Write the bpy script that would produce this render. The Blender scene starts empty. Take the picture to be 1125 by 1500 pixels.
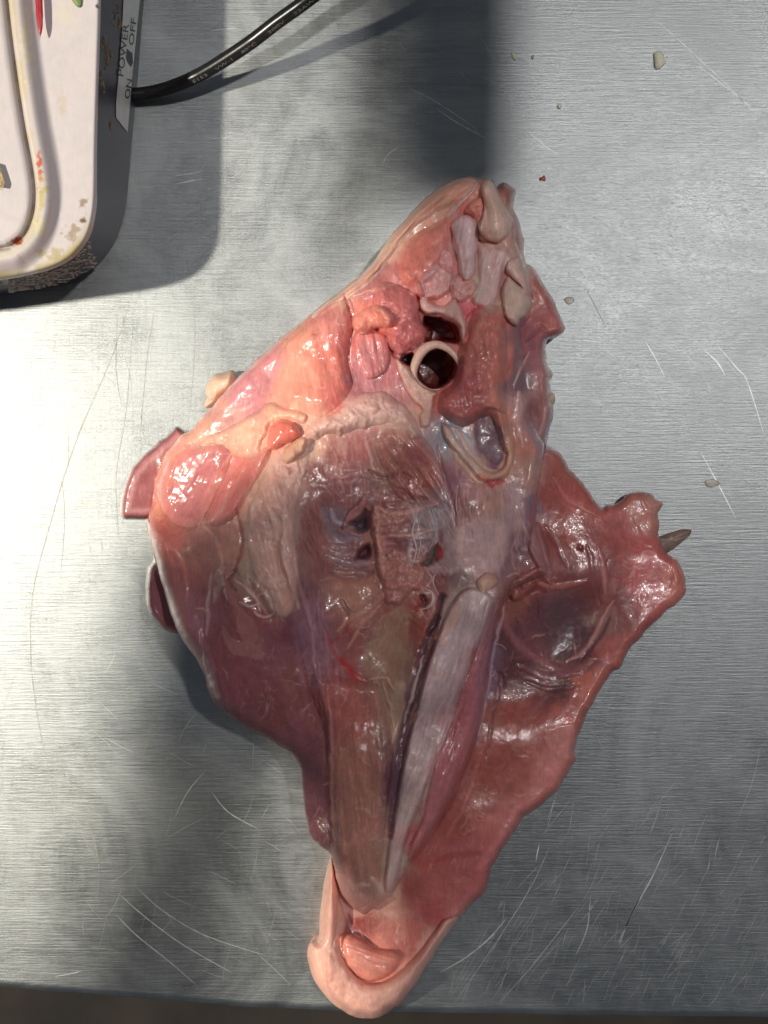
import bpy, bmesh, math, random
import numpy as np
from mathutils import Vector

# ------------------------------------------------------------------ camera, world, lamps, exposure
scene = bpy.context.scene
S = 0.00024            # metres per photo pixel on the table top
HC = 0.42              # height of the lens above the table
cam_d = bpy.data.cameras.new("camera")
cam_d.sensor_fit = 'VERTICAL'
cam_d.sensor_height = 24.0
cam_d.lens = 24.0 * HC / (1500 * S)
cam_d.clip_start = 0.01
cam_d.clip_end = 20
cam = bpy.data.objects.new("camera", cam_d)
cam.location = (0, 0, HC)
scene.collection.objects.link(cam)
scene.camera = cam

world = bpy.data.worlds.new("World")
scene.world = world
world.use_nodes = True
bg = world.node_tree.nodes['Background']
bg.inputs[0].default_value = (0.58, 0.64, 0.74, 1)
bg.inputs[1].default_value = 0.17


def area(name, loc, target, size, power, color, size_y=None):
    l = bpy.data.lights.new(name, 'AREA')
    l.shape = 'RECTANGLE' if size_y else 'DISK'
    l.size = size
    if size_y:
        l.size_y = size_y
    l.energy = power
    l.color = color
    o = bpy.data.objects.new(name, l)
    o.location = loc
    d = Vector(target) - Vector(loc)
    o.rotation_euler = d.to_track_quat('-Z', 'Y').to_euler()
    scene.collection.objects.link(o)
    return o


area('key_lamp', (-1.20, -0.04, 1.50), (0, 0, 0), 0.07, 46, (1.0, 0.94, 0.80))
area('warm_lamp', (-0.95, -0.40, 1.90), (0, 0, 0), 0.10, 2.0, (1.0, 0.84, 0.55))
area('overhead_lamp', (0.60, 0.36, 2.00), (0, 0, 0), 0.07, 12.0, (1.0, 0.97, 0.95))

scene.view_settings.view_transform = 'Standard'
scene.view_settings.look = 'None'
scene.view_settings.exposure = 0.0
scene.view_settings.gamma = 1.0
scene.render.engine = 'CYCLES'
scene.cycles.use_denoising = True

rng = np.random.default_rng(7)
random.seed(7)
COL = scene.collection


# ------------------------------------------------------------------ helpers
def W(px, py, z=0.0):
    """where the sight line through photo pixel (px, py) meets height z"""
    k = S * (HC - z) / HC
    return ((px - 562.5) * k, (750 - py) * k, z)


def lin(c):
    c = np.asarray(c, dtype=float) / 255.0
    return np.where(c <= 0.04045, c / 12.92, ((c + 0.055) / 1.055) ** 2.4)


def link(name, me, mat=None, parent=None, smooth=True):
    o = bpy.data.objects.new(name, me)
    COL.objects.link(o)
    if mat:
        me.materials.append(mat)
    if smooth:
        me.polygons.foreach_set('use_smooth', np.ones(len(me.polygons), dtype=bool))
    if parent:
        o.parent = parent
    return o


def mesh_from(name, verts, faces):
    me = bpy.data.meshes.new(name)
    me.from_pydata([tuple(v) for v in verts], [], [tuple(f) for f in faces])
    me.update()
    return me


def tag(o, label=None, cat=None, group=None, kind=None):
    for k, v in (('label', label), ('category', cat), ('group', group), ('kind', kind)):
        if v:
            o[k] = v
    return o


def empty(name, loc):
    e = bpy.data.objects.new(name, None)
    e.location = loc
    e.empty_display_size = 0.02
    COL.objects.link(e)
    return e


def catmull(pts, n=4, closed=True):
    P = np.asarray(pts, dtype=float)
    m = len(P)
    out = []
    rngi = range(m if closed else m - 1)
    for i in rngi:
        if closed:
            p0, p1, p2, p3 = P[(i - 1) % m], P[i], P[(i + 1) % m], P[(i + 2) % m]
        else:
            p0, p1, p2, p3 = P[max(i - 1, 0)], P[i], P[i + 1], P[min(i + 2, m - 1)]
        for k in range(n):
            t = k / n
            out.append(0.5 * ((2 * p1) + (p2 - p0) * t + (2 * p0 - 5 * p1 + 4 * p2 - p3) * t * t
                              + (3 * p1 - p0 - 3 * p2 + p3) * t ** 3))
    if not closed:
        out.append(P[-1])
    return np.array(out)


_tabs = {}


def vnoise(x, y, sc, seed):
    if seed not in _tabs:
        _tabs[seed] = np.random.default_rng(seed + 100).random((256, 256)) * 2 - 1
    T = _tabs[seed]
    u = x / sc
    v = y / sc
    iu = np.floor(u).astype(int)
    iv = np.floor(v).astype(int)
    fu = u - iu
    fv = v - iv
    fu = fu * fu * fu * (fu * (fu * 6 - 15) + 10)
    fv = fv * fv * fv * (fv * (fv * 6 - 15) + 10)
    a = T[iu & 255, iv & 255]
    b = T[(iu + 1) & 255, iv & 255]
    c = T[iu & 255, (iv + 1) & 255]
    d = T[(iu + 1) & 255, (iv + 1) & 255]
    return (a * (1 - fu) + b * fu) * (1 - fv) + (c * (1 - fu) + d * fu) * fv


def fbm(x, y, sc, seed, octv=4, gain=0.5):
    s = 0
    a = 1.0
    t = 0
    for i in range(octv):
        s = s + a * vnoise(x, y, sc / (2 ** i), seed + i)
        t += a
        a *= gain
    return s / t


def ridged(x, y, sc, seed, octv=3):
    s = 0
    a = 1.0
    for i in range(octv):
        s = s + a * (1 - np.abs(vnoise(x, y, sc / (2 ** i), seed + i)) * 2)
        a *= 0.5
    return s / 1.75


def sdist(X, Y, poly):
    """signed distance to a closed polygon (positive inside) and nearest point"""
    P = np.asarray(poly, dtype=float)
    Q = np.roll(P, -1, axis=0)
    best = np.full(X.shape, 1e18)
    nx = np.zeros(X.shape)
    ny = np.zeros(X.shape)
    inside = np.zeros(X.shape, dtype=bool)
    for (x0, y0), (x1, y1) in zip(P, Q):
        dx, dy = x1 - x0, y1 - y0
        l2 = dx * dx + dy * dy
        if l2 < 1e-9:
            continue
        t = np.clip(((X - x0) * dx + (Y - y0) * dy) / l2, 0, 1)
        cx = x0 + t * dx
        cy = y0 + t * dy
        d = (X - cx) ** 2 + (Y - cy) ** 2
        m = d < best
        best = np.where(m, d, best)
        nx = np.where(m, cx, nx)
        ny = np.where(m, cy, ny)
        if y0 != y1:
            c = ((y0 > Y) != (y1 > Y)) & (X < (x1 - x0) * (Y - y0) / (y1 - y0) + x0)
            inside ^= c
    sd = np.sqrt(best)
    return np.where(inside, sd, -sd), nx, ny


def pdist(X, Y, path):
    """distance to an open polyline, and the fraction run along it"""
    P = np.asarray(path, dtype=float)
    seg = np.hypot(*(P[1:] - P[:-1]).T)
    tot = seg.sum()
    best = np.full(X.shape, 1e18)
    fr = np.zeros(X.shape)
    run = 0
    for i in range(len(P) - 1):
        x0, y0 = P[i]
        dx, dy = P[i + 1] - P[i]
        l2 = dx * dx + dy * dy
        if l2 < 1e-9:
            continue
        t = np.clip(((X - x0) * dx + (Y - y0) * dy) / l2, 0, 1)
        d = (X - x0 - t * dx) ** 2 + (Y - y0 - t * dy) ** 2
        m = d < best
        best = np.where(m, d, best)
        fr = np.where(m, (run + t * seg[i]) / tot, fr)
        run += seg[i]
    return np.sqrt(best), fr


def sstep(a, b, x):
    t = np.clip((x - a) / (b - a), 0, 1)
    return t * t * (3 - 2 * t)


# ------------------------------------------------------------------ materials
def new_mat(name):
    m = bpy.data.materials.new(name)
    m.use_nodes = True
    return m, m.node_tree, m.node_tree.nodes, m.node_tree.links, m.node_tree.nodes['Principled BSDF']


def tissue(name, rough=(0.2, 0.45), sss=0.25, coat=0.35, vary=0.12, bump=1.0, attr=True, base=None, spec=0.5):
    m, nt, N, L, P = new_mat(name)
    tc = N.new('ShaderNodeTexCoord')
    if attr:
        a = N.new('ShaderNodeVertexColor')
        a.layer_name = 'Col'
        src = a.outputs[0]
    else:
        a = N.new('ShaderNodeRGB')
        a.outputs[0].default_value = (*base, 1)
        src = a.outputs[0]

    def noise(scale, detail=4, rough_=0.55, dist=0.0):
        n = N.new('ShaderNodeTexNoise')
        n.inputs['Scale'].default_value = scale
        n.inputs['Detail'].default_value = detail
        n.inputs['Roughness'].default_value = rough_
        n.inputs['Distortion'].default_value = dist
        L.new(tc.outputs['Object'], n.inputs['Vector'])
        return n
    n1 = noise(420, 6, 0.62, 0.6)
    n2 = noise(110, 4, 0.55, 1.2)
    mr = N.new('ShaderNodeMapRange')
    mr.inputs[1].default_value = 0.3
    mr.inputs[2].default_value = 0.7
    mr.inputs[3].default_value = 1 - vary
    mr.inputs[4].default_value = 1 + vary
    L.new(n1.outputs[0], mr.inputs[0])
    vm = N.new('ShaderNodeVectorMath')
    vm.operation = 'SCALE'
    L.new(src, vm.inputs[0])
    L.new(mr.outputs[0], vm.inputs['Scale'])
    # redder / paler mottling
    mx = N.new('ShaderNodeMix')
    mx.data_type = 'RGBA'
    mx.blend_type = 'MULTIPLY'
    mx.inputs['B'].default_value = (1.05, 0.90, 0.88, 1)
    mr2 = N.new('ShaderNodeMapRange')
    mr2.inputs[1].default_value = 0.48
    mr2.inputs[2].default_value = 0.66
    mr2.inputs[4].default_value = min(1, vary * 5)
    L.new(n2.outputs[0], mr2.inputs[0])
    L.new(mr2.outputs[0], mx.inputs['Factor'])
    L.new(vm.outputs[0], mx.inputs['A'])
    L.new(mx.outputs['Result'], P.inputs['Base Color'])
    rr = N.new('ShaderNodeMapRange')
    rr.inputs[1].default_value = 0.35
    rr.inputs[2].default_value = 0.65
    rr.inputs[3].default_value = rough[0]
    rr.inputs[4].default_value = rough[1]
    L.new(n2.outputs[0], rr.inputs[0])
    L.new(rr.outputs[0], P.inputs['Roughness'])
    mpf = N.new('ShaderNodeMapping')
    mpf.inputs['Rotation'].default_value = (0, 0, math.radians(-22))
    mpf.inputs['Scale'].default_value = (1.0, 0.14, 0.5)
    L.new(tc.outputs['Object'], mpf.inputs['Vector'])
    nf = noise(1500, 4, 0.6, 0.4)
    L.new(mpf.outputs[0], nf.inputs['Vector'])
    fr = N.new('ShaderNodeMapRange')
    fr.inputs[1].default_value = 0.3
    fr.inputs[2].default_value = 0.7
    fr.inputs[3].default_value = 1 - vary * 1.1
    fr.inputs[4].default_value = 1 + vary * 1.1
    L.new(nf.outputs[0], fr.inputs[0])
    vm2 = N.new('ShaderNodeVectorMath')
    vm2.operation = 'SCALE'
    L.new(mx.outputs['Result'], vm2.inputs[0])
    L.new(fr.outputs[0], vm2.inputs['Scale'])
    L.new(vm2.outputs[0], P.inputs['Base Color'])
    n3 = nf
    n4 = noise(500, 4, 0.6, 1.0)
    b1 = N.new('ShaderNodeBump')
    b1.inputs['Strength'].default_value = 0.2 * bump
    b1.inputs['Distance'].default_value = 0.0003
    L.new(n3.outputs[0], b1.inputs['Height'])
    b2 = N.new('ShaderNodeBump')
    b2.inputs['Strength'].default_value = 0.35 * bump
    b2.inputs['Distance'].default_value = 0.0006
    L.new(n4.outputs[0], b2.inputs['Height'])
    L.new(b1.outputs[0], b2.inputs['Normal'])
    L.new(b2.outputs[0], P.inputs['Normal'])
    P.inputs['Subsurface Weight'].default_value = sss
    P.inputs['Subsurface Radius'].default_value = (1.0, 0.32, 0.2)
    P.inputs['Subsurface Scale'].default_value = 0.0045
    P.inputs['Coat Weight'].default_value = coat
    P.inputs['Coat Roughness'].default_value = 0.07
    P.inputs['Specular IOR Level'].default_value = spec
    L.new(b2.outputs[0], P.inputs['Coat Normal'])
    return m


M_flesh = tissue('wet_flesh', (0.25, 0.45), 0.3, 0.3, 0.10, 0.5)
M_lobe = tissue('slick_muscle', (0.16, 0.32), 0.25, 0.3, 0.08, 0.35)
M_fat = tissue('fat_and_skin', (0.35, 0.6), 0.35, 0.12, 0.07, 0.6)
M_bone = tissue('bone_and_cartilage', (0.3, 0.55), 0.25, 0.15, 0.09, 0.7)
M_rag = tissue('torn_tissue', (0.25, 0.5), 0.3, 0.25, 0.12, 0.8)


def simple(name, col, rough=0.5, metal=0.0, bump=0.0, bscale=300, vary=0.06, coat=0.0):
    m, nt, N, L, P = new_mat(name)
    tc = N.new('ShaderNodeTexCoord')
    n = N.new('ShaderNodeTexNoise')
    n.inputs['Scale'].default_value = bscale
    n.inputs['Detail'].default_value = 5
    L.new(tc.outputs['Object'], n.inputs['Vector'])
    r = N.new('ShaderNodeValToRGB')
    c = np.array(col)
    r.color_ramp.elements[0].position = 0.3
    r.color_ramp.elements[1].position = 0.7
    r.color_ramp.elements[0].color = (*np.clip(c * (1 - vary), 0, 1), 1)
    r.color_ramp.elements[1].color = (*np.clip(c * (1 + vary), 0, 1), 1)
    L.new(n.outputs[0], r.inputs[0])
    L.new(r.outputs[0], P.inputs['Base Color'])
    P.inputs['Roughness'].default_value = rough
    P.inputs['Metallic'].default_value = metal
    P.inputs['Coat Weight'].default_value = coat
    if bump:
        b = N.new('ShaderNodeBump')
        b.inputs['Strength'].default_value = bump
        b.inputs['Distance'].default_value = 0.0003
        L.new(n.outputs[0], b.inputs['Height'])
        L.new(b.outputs[0], P.inputs['Normal'])
    return m


def steel():
    m, nt, N, L, P = new_mat('brushed_steel')
    tc = N.new('ShaderNodeTexCoord')

    def mapped(sx, sy, rot=0.0):
        mp = N.new('ShaderNodeMapping')
        mp.inputs['Scale'].default_value = (sx, sy, 1)
        mp.inputs['Rotation'].default_value = (0, 0, rot)
        L.new(tc.outputs['Object'], mp.inputs['Vector'])
        return mp

    def noise(mp, scale, detail=5, rgh=0.6, dist=0.0):
        n = N.new('ShaderNodeTexNoise')
        n.inputs['Scale'].default_value = scale
        n.inputs['Detail'].default_value = detail
        n.inputs['Roughness'].default_value = rgh
        n.inputs['Distortion'].default_value = dist
        L.new(mp.outputs[0], n.inputs['Vector'])
        return n
    brush = noise(mapped(1, 16, 0.0), 90, 7, 0.72)
    brush2 = noise(mapped(0.6, 26, 0.02), 60, 5, 0.7)
    cross = noise(mapped(14, 1.2, -0.05), 60, 5, 0.6)
    blot = noise(mapped(1, 1), 17, 8, 0.68, 2.2)
    big = noise(mapped(1, 1), 5, 3, 0.5, 0.6)

    def math_(op, a, b=None, v=None):
        n = N.new('ShaderNodeMath')
        n.operation = op
        L.new(a, n.inputs[0])
        if b is not None:
            L.new(b, n.inputs[1])
        elif v is not None:
            n.inputs[1].default_value = v
        return n.outputs[0]

    def rng_(a, x0, x1, y0, y1):
        n = N.new('ShaderNodeMapRange')
        for i, v in enumerate((x0, x1, y0, y1)):
            n.inputs[i + 1].default_value = v
        L.new(a, n.inputs[0])
        return n.outputs[0]
    f = math_('ADD', rng_(brush.outputs[0], 0.3, 0.7, -0.5, 0.5), rng_(cross.outputs[0], 0.3, 0.7, -0.12, 0.12))
    f = math_('ADD', f, rng_(brush2.outputs[0], 0.3, 0.7, -0.35, 0.35))
    val = math_('ADD', rng_(f, -1, 1, 0.27, 0.41), rng_(blot.outputs[0], 0.3, 0.7, -0.07, 0.07))
    cc = N.new('ShaderNodeCombineColor')
    L.new(math_('MULTIPLY', val, v=0.97), cc.inputs[0])
    L.new(math_('MULTIPLY', val, v=1.01), cc.inputs[1])
    L.new(math_('MULTIPLY', val, v=1.02), cc.inputs[2])
    L.new(cc.outputs[0], P.inputs['Base Color'])
    P.inputs['Metallic'].default_value = 1.0
    ro = math_('ADD', rng_(blot.outputs[0], 0.3, 0.7, 0.34, 0.5), rng_(f, -1, 1, -0.05, 0.05))
    L.new(ro, P.inputs['Roughness'])
    P.inputs['Anisotropic'].default_value = 0.0
    b = N.new('ShaderNodeBump')
    b.inputs['Strength'].default_value = 0.35
    b.inputs['Distance'].default_value = 0.00012
    L.new(f, b.inputs['Height'])
    b2 = N.new('ShaderNodeBump')
    b2.inputs['Strength'].default_value = 0.5
    b2.inputs['Distance'].default_value = 0.0006
    L.new(big.outputs[0], b2.inputs['Height'])
    L.new(b.outputs[0], b2.inputs['Normal'])
    L.new(b2.outputs[0], P.inputs['Normal'])
    return m


M_steel = steel()
M_scratch = simple('bright_scratched_steel', (0.66, 0.66, 0.64), 0.5, 0.9, 0, 400, 0.25)
M_groove = simple('dull_scratched_steel', (0.36, 0.35, 0.32), 0.6, 0.8, 0, 400, 0.2)
M_floor = simple('dark_brown_floor', (0.022, 0.015, 0.011), 0.7, 0, 0.3, 14, 0.5)

# ------------------------------------------------------------------ the setting: floor and steel table
fl = mesh_from('floor', [(-1.5, -1.5, -0.85), (1.5, -1.5, -0.85), (1.5, 1.5, -0.85), (-1.5, 1.5, -0.85)], [(0, 1, 2, 3)])
tag(link('floor', fl, M_floor, smooth=False), kind='structure')

edge = catmull([(-900, 1380), (-400, 1415), (0, 1449), (240, 1470), (480, 1485), (640, 1488), (900, 1492), (1125, 1495),
                (1500, 1499), (2000, 1503)], 8, False)
rows = []
prof = [(None, 0.0)] + [(0.0035 - 0.0035 * math.sin(a), 0.0035 * math.cos(a) - 0.0035)
                       for a in [0, 0.25, 0.5, 0.75, 1.0, 1.25, math.pi / 2]] + [(0.0, -0.045), (0.006, -0.046)]
verts = []
n = len(edge)
for inset, z in prof:
    for ex, ey in edge:
        x, y, _ = W(ex, ey)
        wob = 0.00035 * float(vnoise(np.array([ex]), np.array([0.0]), 60, 3)[0])
        if inset is None:
            verts.append((x, 0.55, 0.0))
        else:
            verts.append((x, y + inset + wob, z))
faces = [(r * n + i, (r + 1) * n + i, (r + 1) * n + i + 1, r * n + i + 1) for r in range(len(prof) - 1) for i in range(n - 1)]
tab = link('steel_table', mesh_from('steel_table', verts, faces), M_steel)
tag(tab, 'scratched brushed stainless steel worktop under the raw poultry', 'table')


# scratches: thin burrs and grooves in the steel, one sheet each
def ribbons(name, lines, mat, z):
    vs, fs = [], []
    for pts, w in lines:
        C = catmull(pts, 5, False)
        d = np.gradient(C, axis=0)
        d /= np.maximum(np.hypot(d[:, 0], d[:, 1])[:, None], 1e-6)
        nr = np.stack([-d[:, 1], d[:, 0]], 1)
        m = len(C)
        tp = np.sin(np.linspace(0.04, math.pi - 0.04, m)) ** 0.6
        b = len(vs)
        for i in range(m):
            ww = w * 0.5 * tp[i]
            for s in (-1, 1):
                p = C[i] + nr[i] * ww * s
                vs.append(W(p[0], p[1], 0)[:2] + (z,))
        for i in range(m - 1):
            q = b + 2 * i
            fs.append((q, q + 1, q + 3, q + 2))
    o = link(name, mesh_from(name, vs, fs), mat, tab, smooth=False)
    tag(o, kind='stuff')
    return o


bright = [([(645, 1424), (680, 1404), (715, 1376), (742, 1345)], 2.2), ([(905, 1382), (930, 1330), (955, 1285), (985, 1220)], 2.0),
          ([(915, 1495), (940, 1440), (960, 1385)], 2.4), ([(907, 1385), (920, 1350), (940, 1310)], 1.6),
          ([(843, 1400), (860, 1360), (865, 1310)], 1.4), ([(730, 1470), (775, 1420), (815, 1370), (850, 1325)], 0.9),
          ([(665, 1470), (700, 1420), (740, 1360), (780, 1295), (805, 1240)], 0.9), ([(1035, 1420), (1037, 1450), (1025, 1480)], 1.6),
          ([(1075, 1495), (1090, 1465), (1105, 1430)], 1.4), ([(785, 1262), (787, 1250), (790, 1236)], 1.8),
          ([(640, 160), (670, 180), (712, 203)], 1.8), ([(600, 130), (640, 150), (700, 190)], 1.2), ([(585, 215), (570, 225), (560, 240)], 1.0),
          ([(1020, 95), (1060, 125), (1110, 165)], 1.4), ([(960, 30), (990, 55), (1060, 120), (1120, 180)], 1.1),
          ([(770, 190), (800, 215), (820, 228)], 1.4), ([(1030, 512), (1050, 530), (1062, 550)], 2.0),
          ([(1050, 505), (1080, 540), (1095, 560), (1120, 640)], 1.6), ([(945, 500), (960, 525), (975, 555)], 1.4),
          ([(1025, 660), (1055, 715), (1078, 760)], 1.5), ([(175, 1310), (215, 1345), (270, 1385), (340, 1425)], 1.6),
          ([(170, 1340), (200, 1370), (250, 1410), (290, 1445)], 1.4), ([(200, 1300), (240, 1335), (300, 1370), (390, 1400)], 1.2),
          ([(310, 1160), (335, 1190), (380, 1215)], 1.4), ([(80, 1430), (100, 1427), (120, 1422)], 1.4),
          ([(255, 1200), (275, 1160), (300, 1130)], 1.0), ([(300, 200), (320, 203), (345, 198)], 1.0), ([(255, 258), (275, 255), (300, 250)], 1.2),
          ([(255, 270), (275, 266), (296, 262)], 1.6), ([(310, 45), (335, 42), (350, 41)], 1.2)]
r2 = random.Random(3)
for _ in range(260):      # the worn strip behind the front edge
    x = r2.uniform(620, 1120)
    y = r2.uniform(1200, 1480) if r2.random() < 0.6 else r2.uniform(1380, 1490)
    if x < 860 - (y - 1100) * 0.62:
        continue
    L_ = r2.uniform(8, 60) * (1 if r2.random() < 0.8 else 2)
    a = math.radians(r2.gauss(62, 10))
    k = r2.uniform(-0.04, 0.04)
    bright.append(([(x, y), (x + L_ / 2 * math.cos(a) + k * L_, y - L_ / 2 * math.sin(a)), (x + L_ * math.cos(a), min(1485, y - L_ * math.sin(a)))],
                   r2.uniform(0.2, 0.55)))
for _ in range(50):      # circular wear in front of the carcass
    x = r2.uniform(100, 420)
    y = r2.uniform(950, 1450)
    L_ = r2.uniform(15, 70)
    a = math.radians(r2.choice([r2.gauss(-38, 14), r2.gauss(60, 18)]))
    k = r2.uniform(-0.07, 0.07)
    bright.append(([(x, y), (x + L_ / 2 * math.cos(a) + k * L_, y - L_ / 2 * math.sin(a)), (x + L_ * math.cos(a), y - L_ * math.sin(a))],
                   r2.uniform(0.2, 0.5)))
for _ in range(110):
    x = r2.uniform(560, 1120)
    y = r2.uniform(5, 620)
    L_ = r2.uniform(8, 45)
    a = math.radians(r2.gauss(-42, 12))
    bright.append(([(x, y), (x + L_ / 2 * math.cos(a), y - L_ / 2 * math.sin(a) + 1), (x + L_ * math.cos(a), y - L_ * math.sin(a))],
                   r2.uniform(0.2, 0.5)))
bright = [(p, w) for p, w in bright if all(q[1] < np.interp(q[0], edge[:, 0], edge[:, 1]) - 16 for q in p)]
ribbons('bright_scratches', bright, M_scratch, 0.00006)
dark = [([(195, 425), (165, 520), (110, 650), (70, 780), (48, 870), (45, 960), (55, 1050), (80, 1190), (60, 1260), (35, 1360)], 1.6),
        ([(172, 460), (170, 540), (178, 595)], 1.2), ([(225, 460), (215, 530), (205, 640)], 1.0), ([(90, 1120), (120, 1220), (160, 1290)], 1.2),
        ([(285, 430), (285, 520), (278, 600)], 1.1), ([(340, 100), (400, 180), (410, 200), (470, 300)], 1.0), ([(385, 380), (410, 400), (440, 440)], 1.0),
        ([(865, 1065), (880, 1090), (900, 1120)], 1.6), ([(100, 1140), (135, 1220), (145, 1290), (130, 1350)], 1.1), ([(195, 470), (185, 600), (170, 700), (175, 800)], 0.9),
        ([(860, 425), (870, 445), (888, 480)], 1.2), ([(330, 60), (333, 200), (325, 380)], 0.9), ([(90, 700), (95, 760), (88, 850)], 0.9)]
for _ in range(90):
    x = r2.uniform(0, 520)
    y = r2.uniform(200, 1420)
    L_ = r2.uniform(20, 90)
    a = math.radians(r2.gauss(82, 14) if r2.random() < 0.7 else r2.gauss(-50, 15))
    k = r2.uniform(-0.1, 0.1)
    dark.append(([(x, y), (x + L_ / 2 * math.cos(a) + k * L_, y - L_ / 2 * math.sin(a)), (x + L_ * math.cos(a), y - L_ * math.sin(a))], r2.uniform(0.3, 0.7)))
ribbons('dull_scratches', dark, M_groove, 0.00004)

# ------------------------------------------------------------------ painted-on-the-grid fields of the carcass (tissue colours with some shade left in them, and relief)
STEP = 1.35
GX = np.arange(160, 1030, STEP)
GY = np.arange(245, 1502, STEP)
X, Y = np.meshgrid(GX, GY, indexing='ij')

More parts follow.
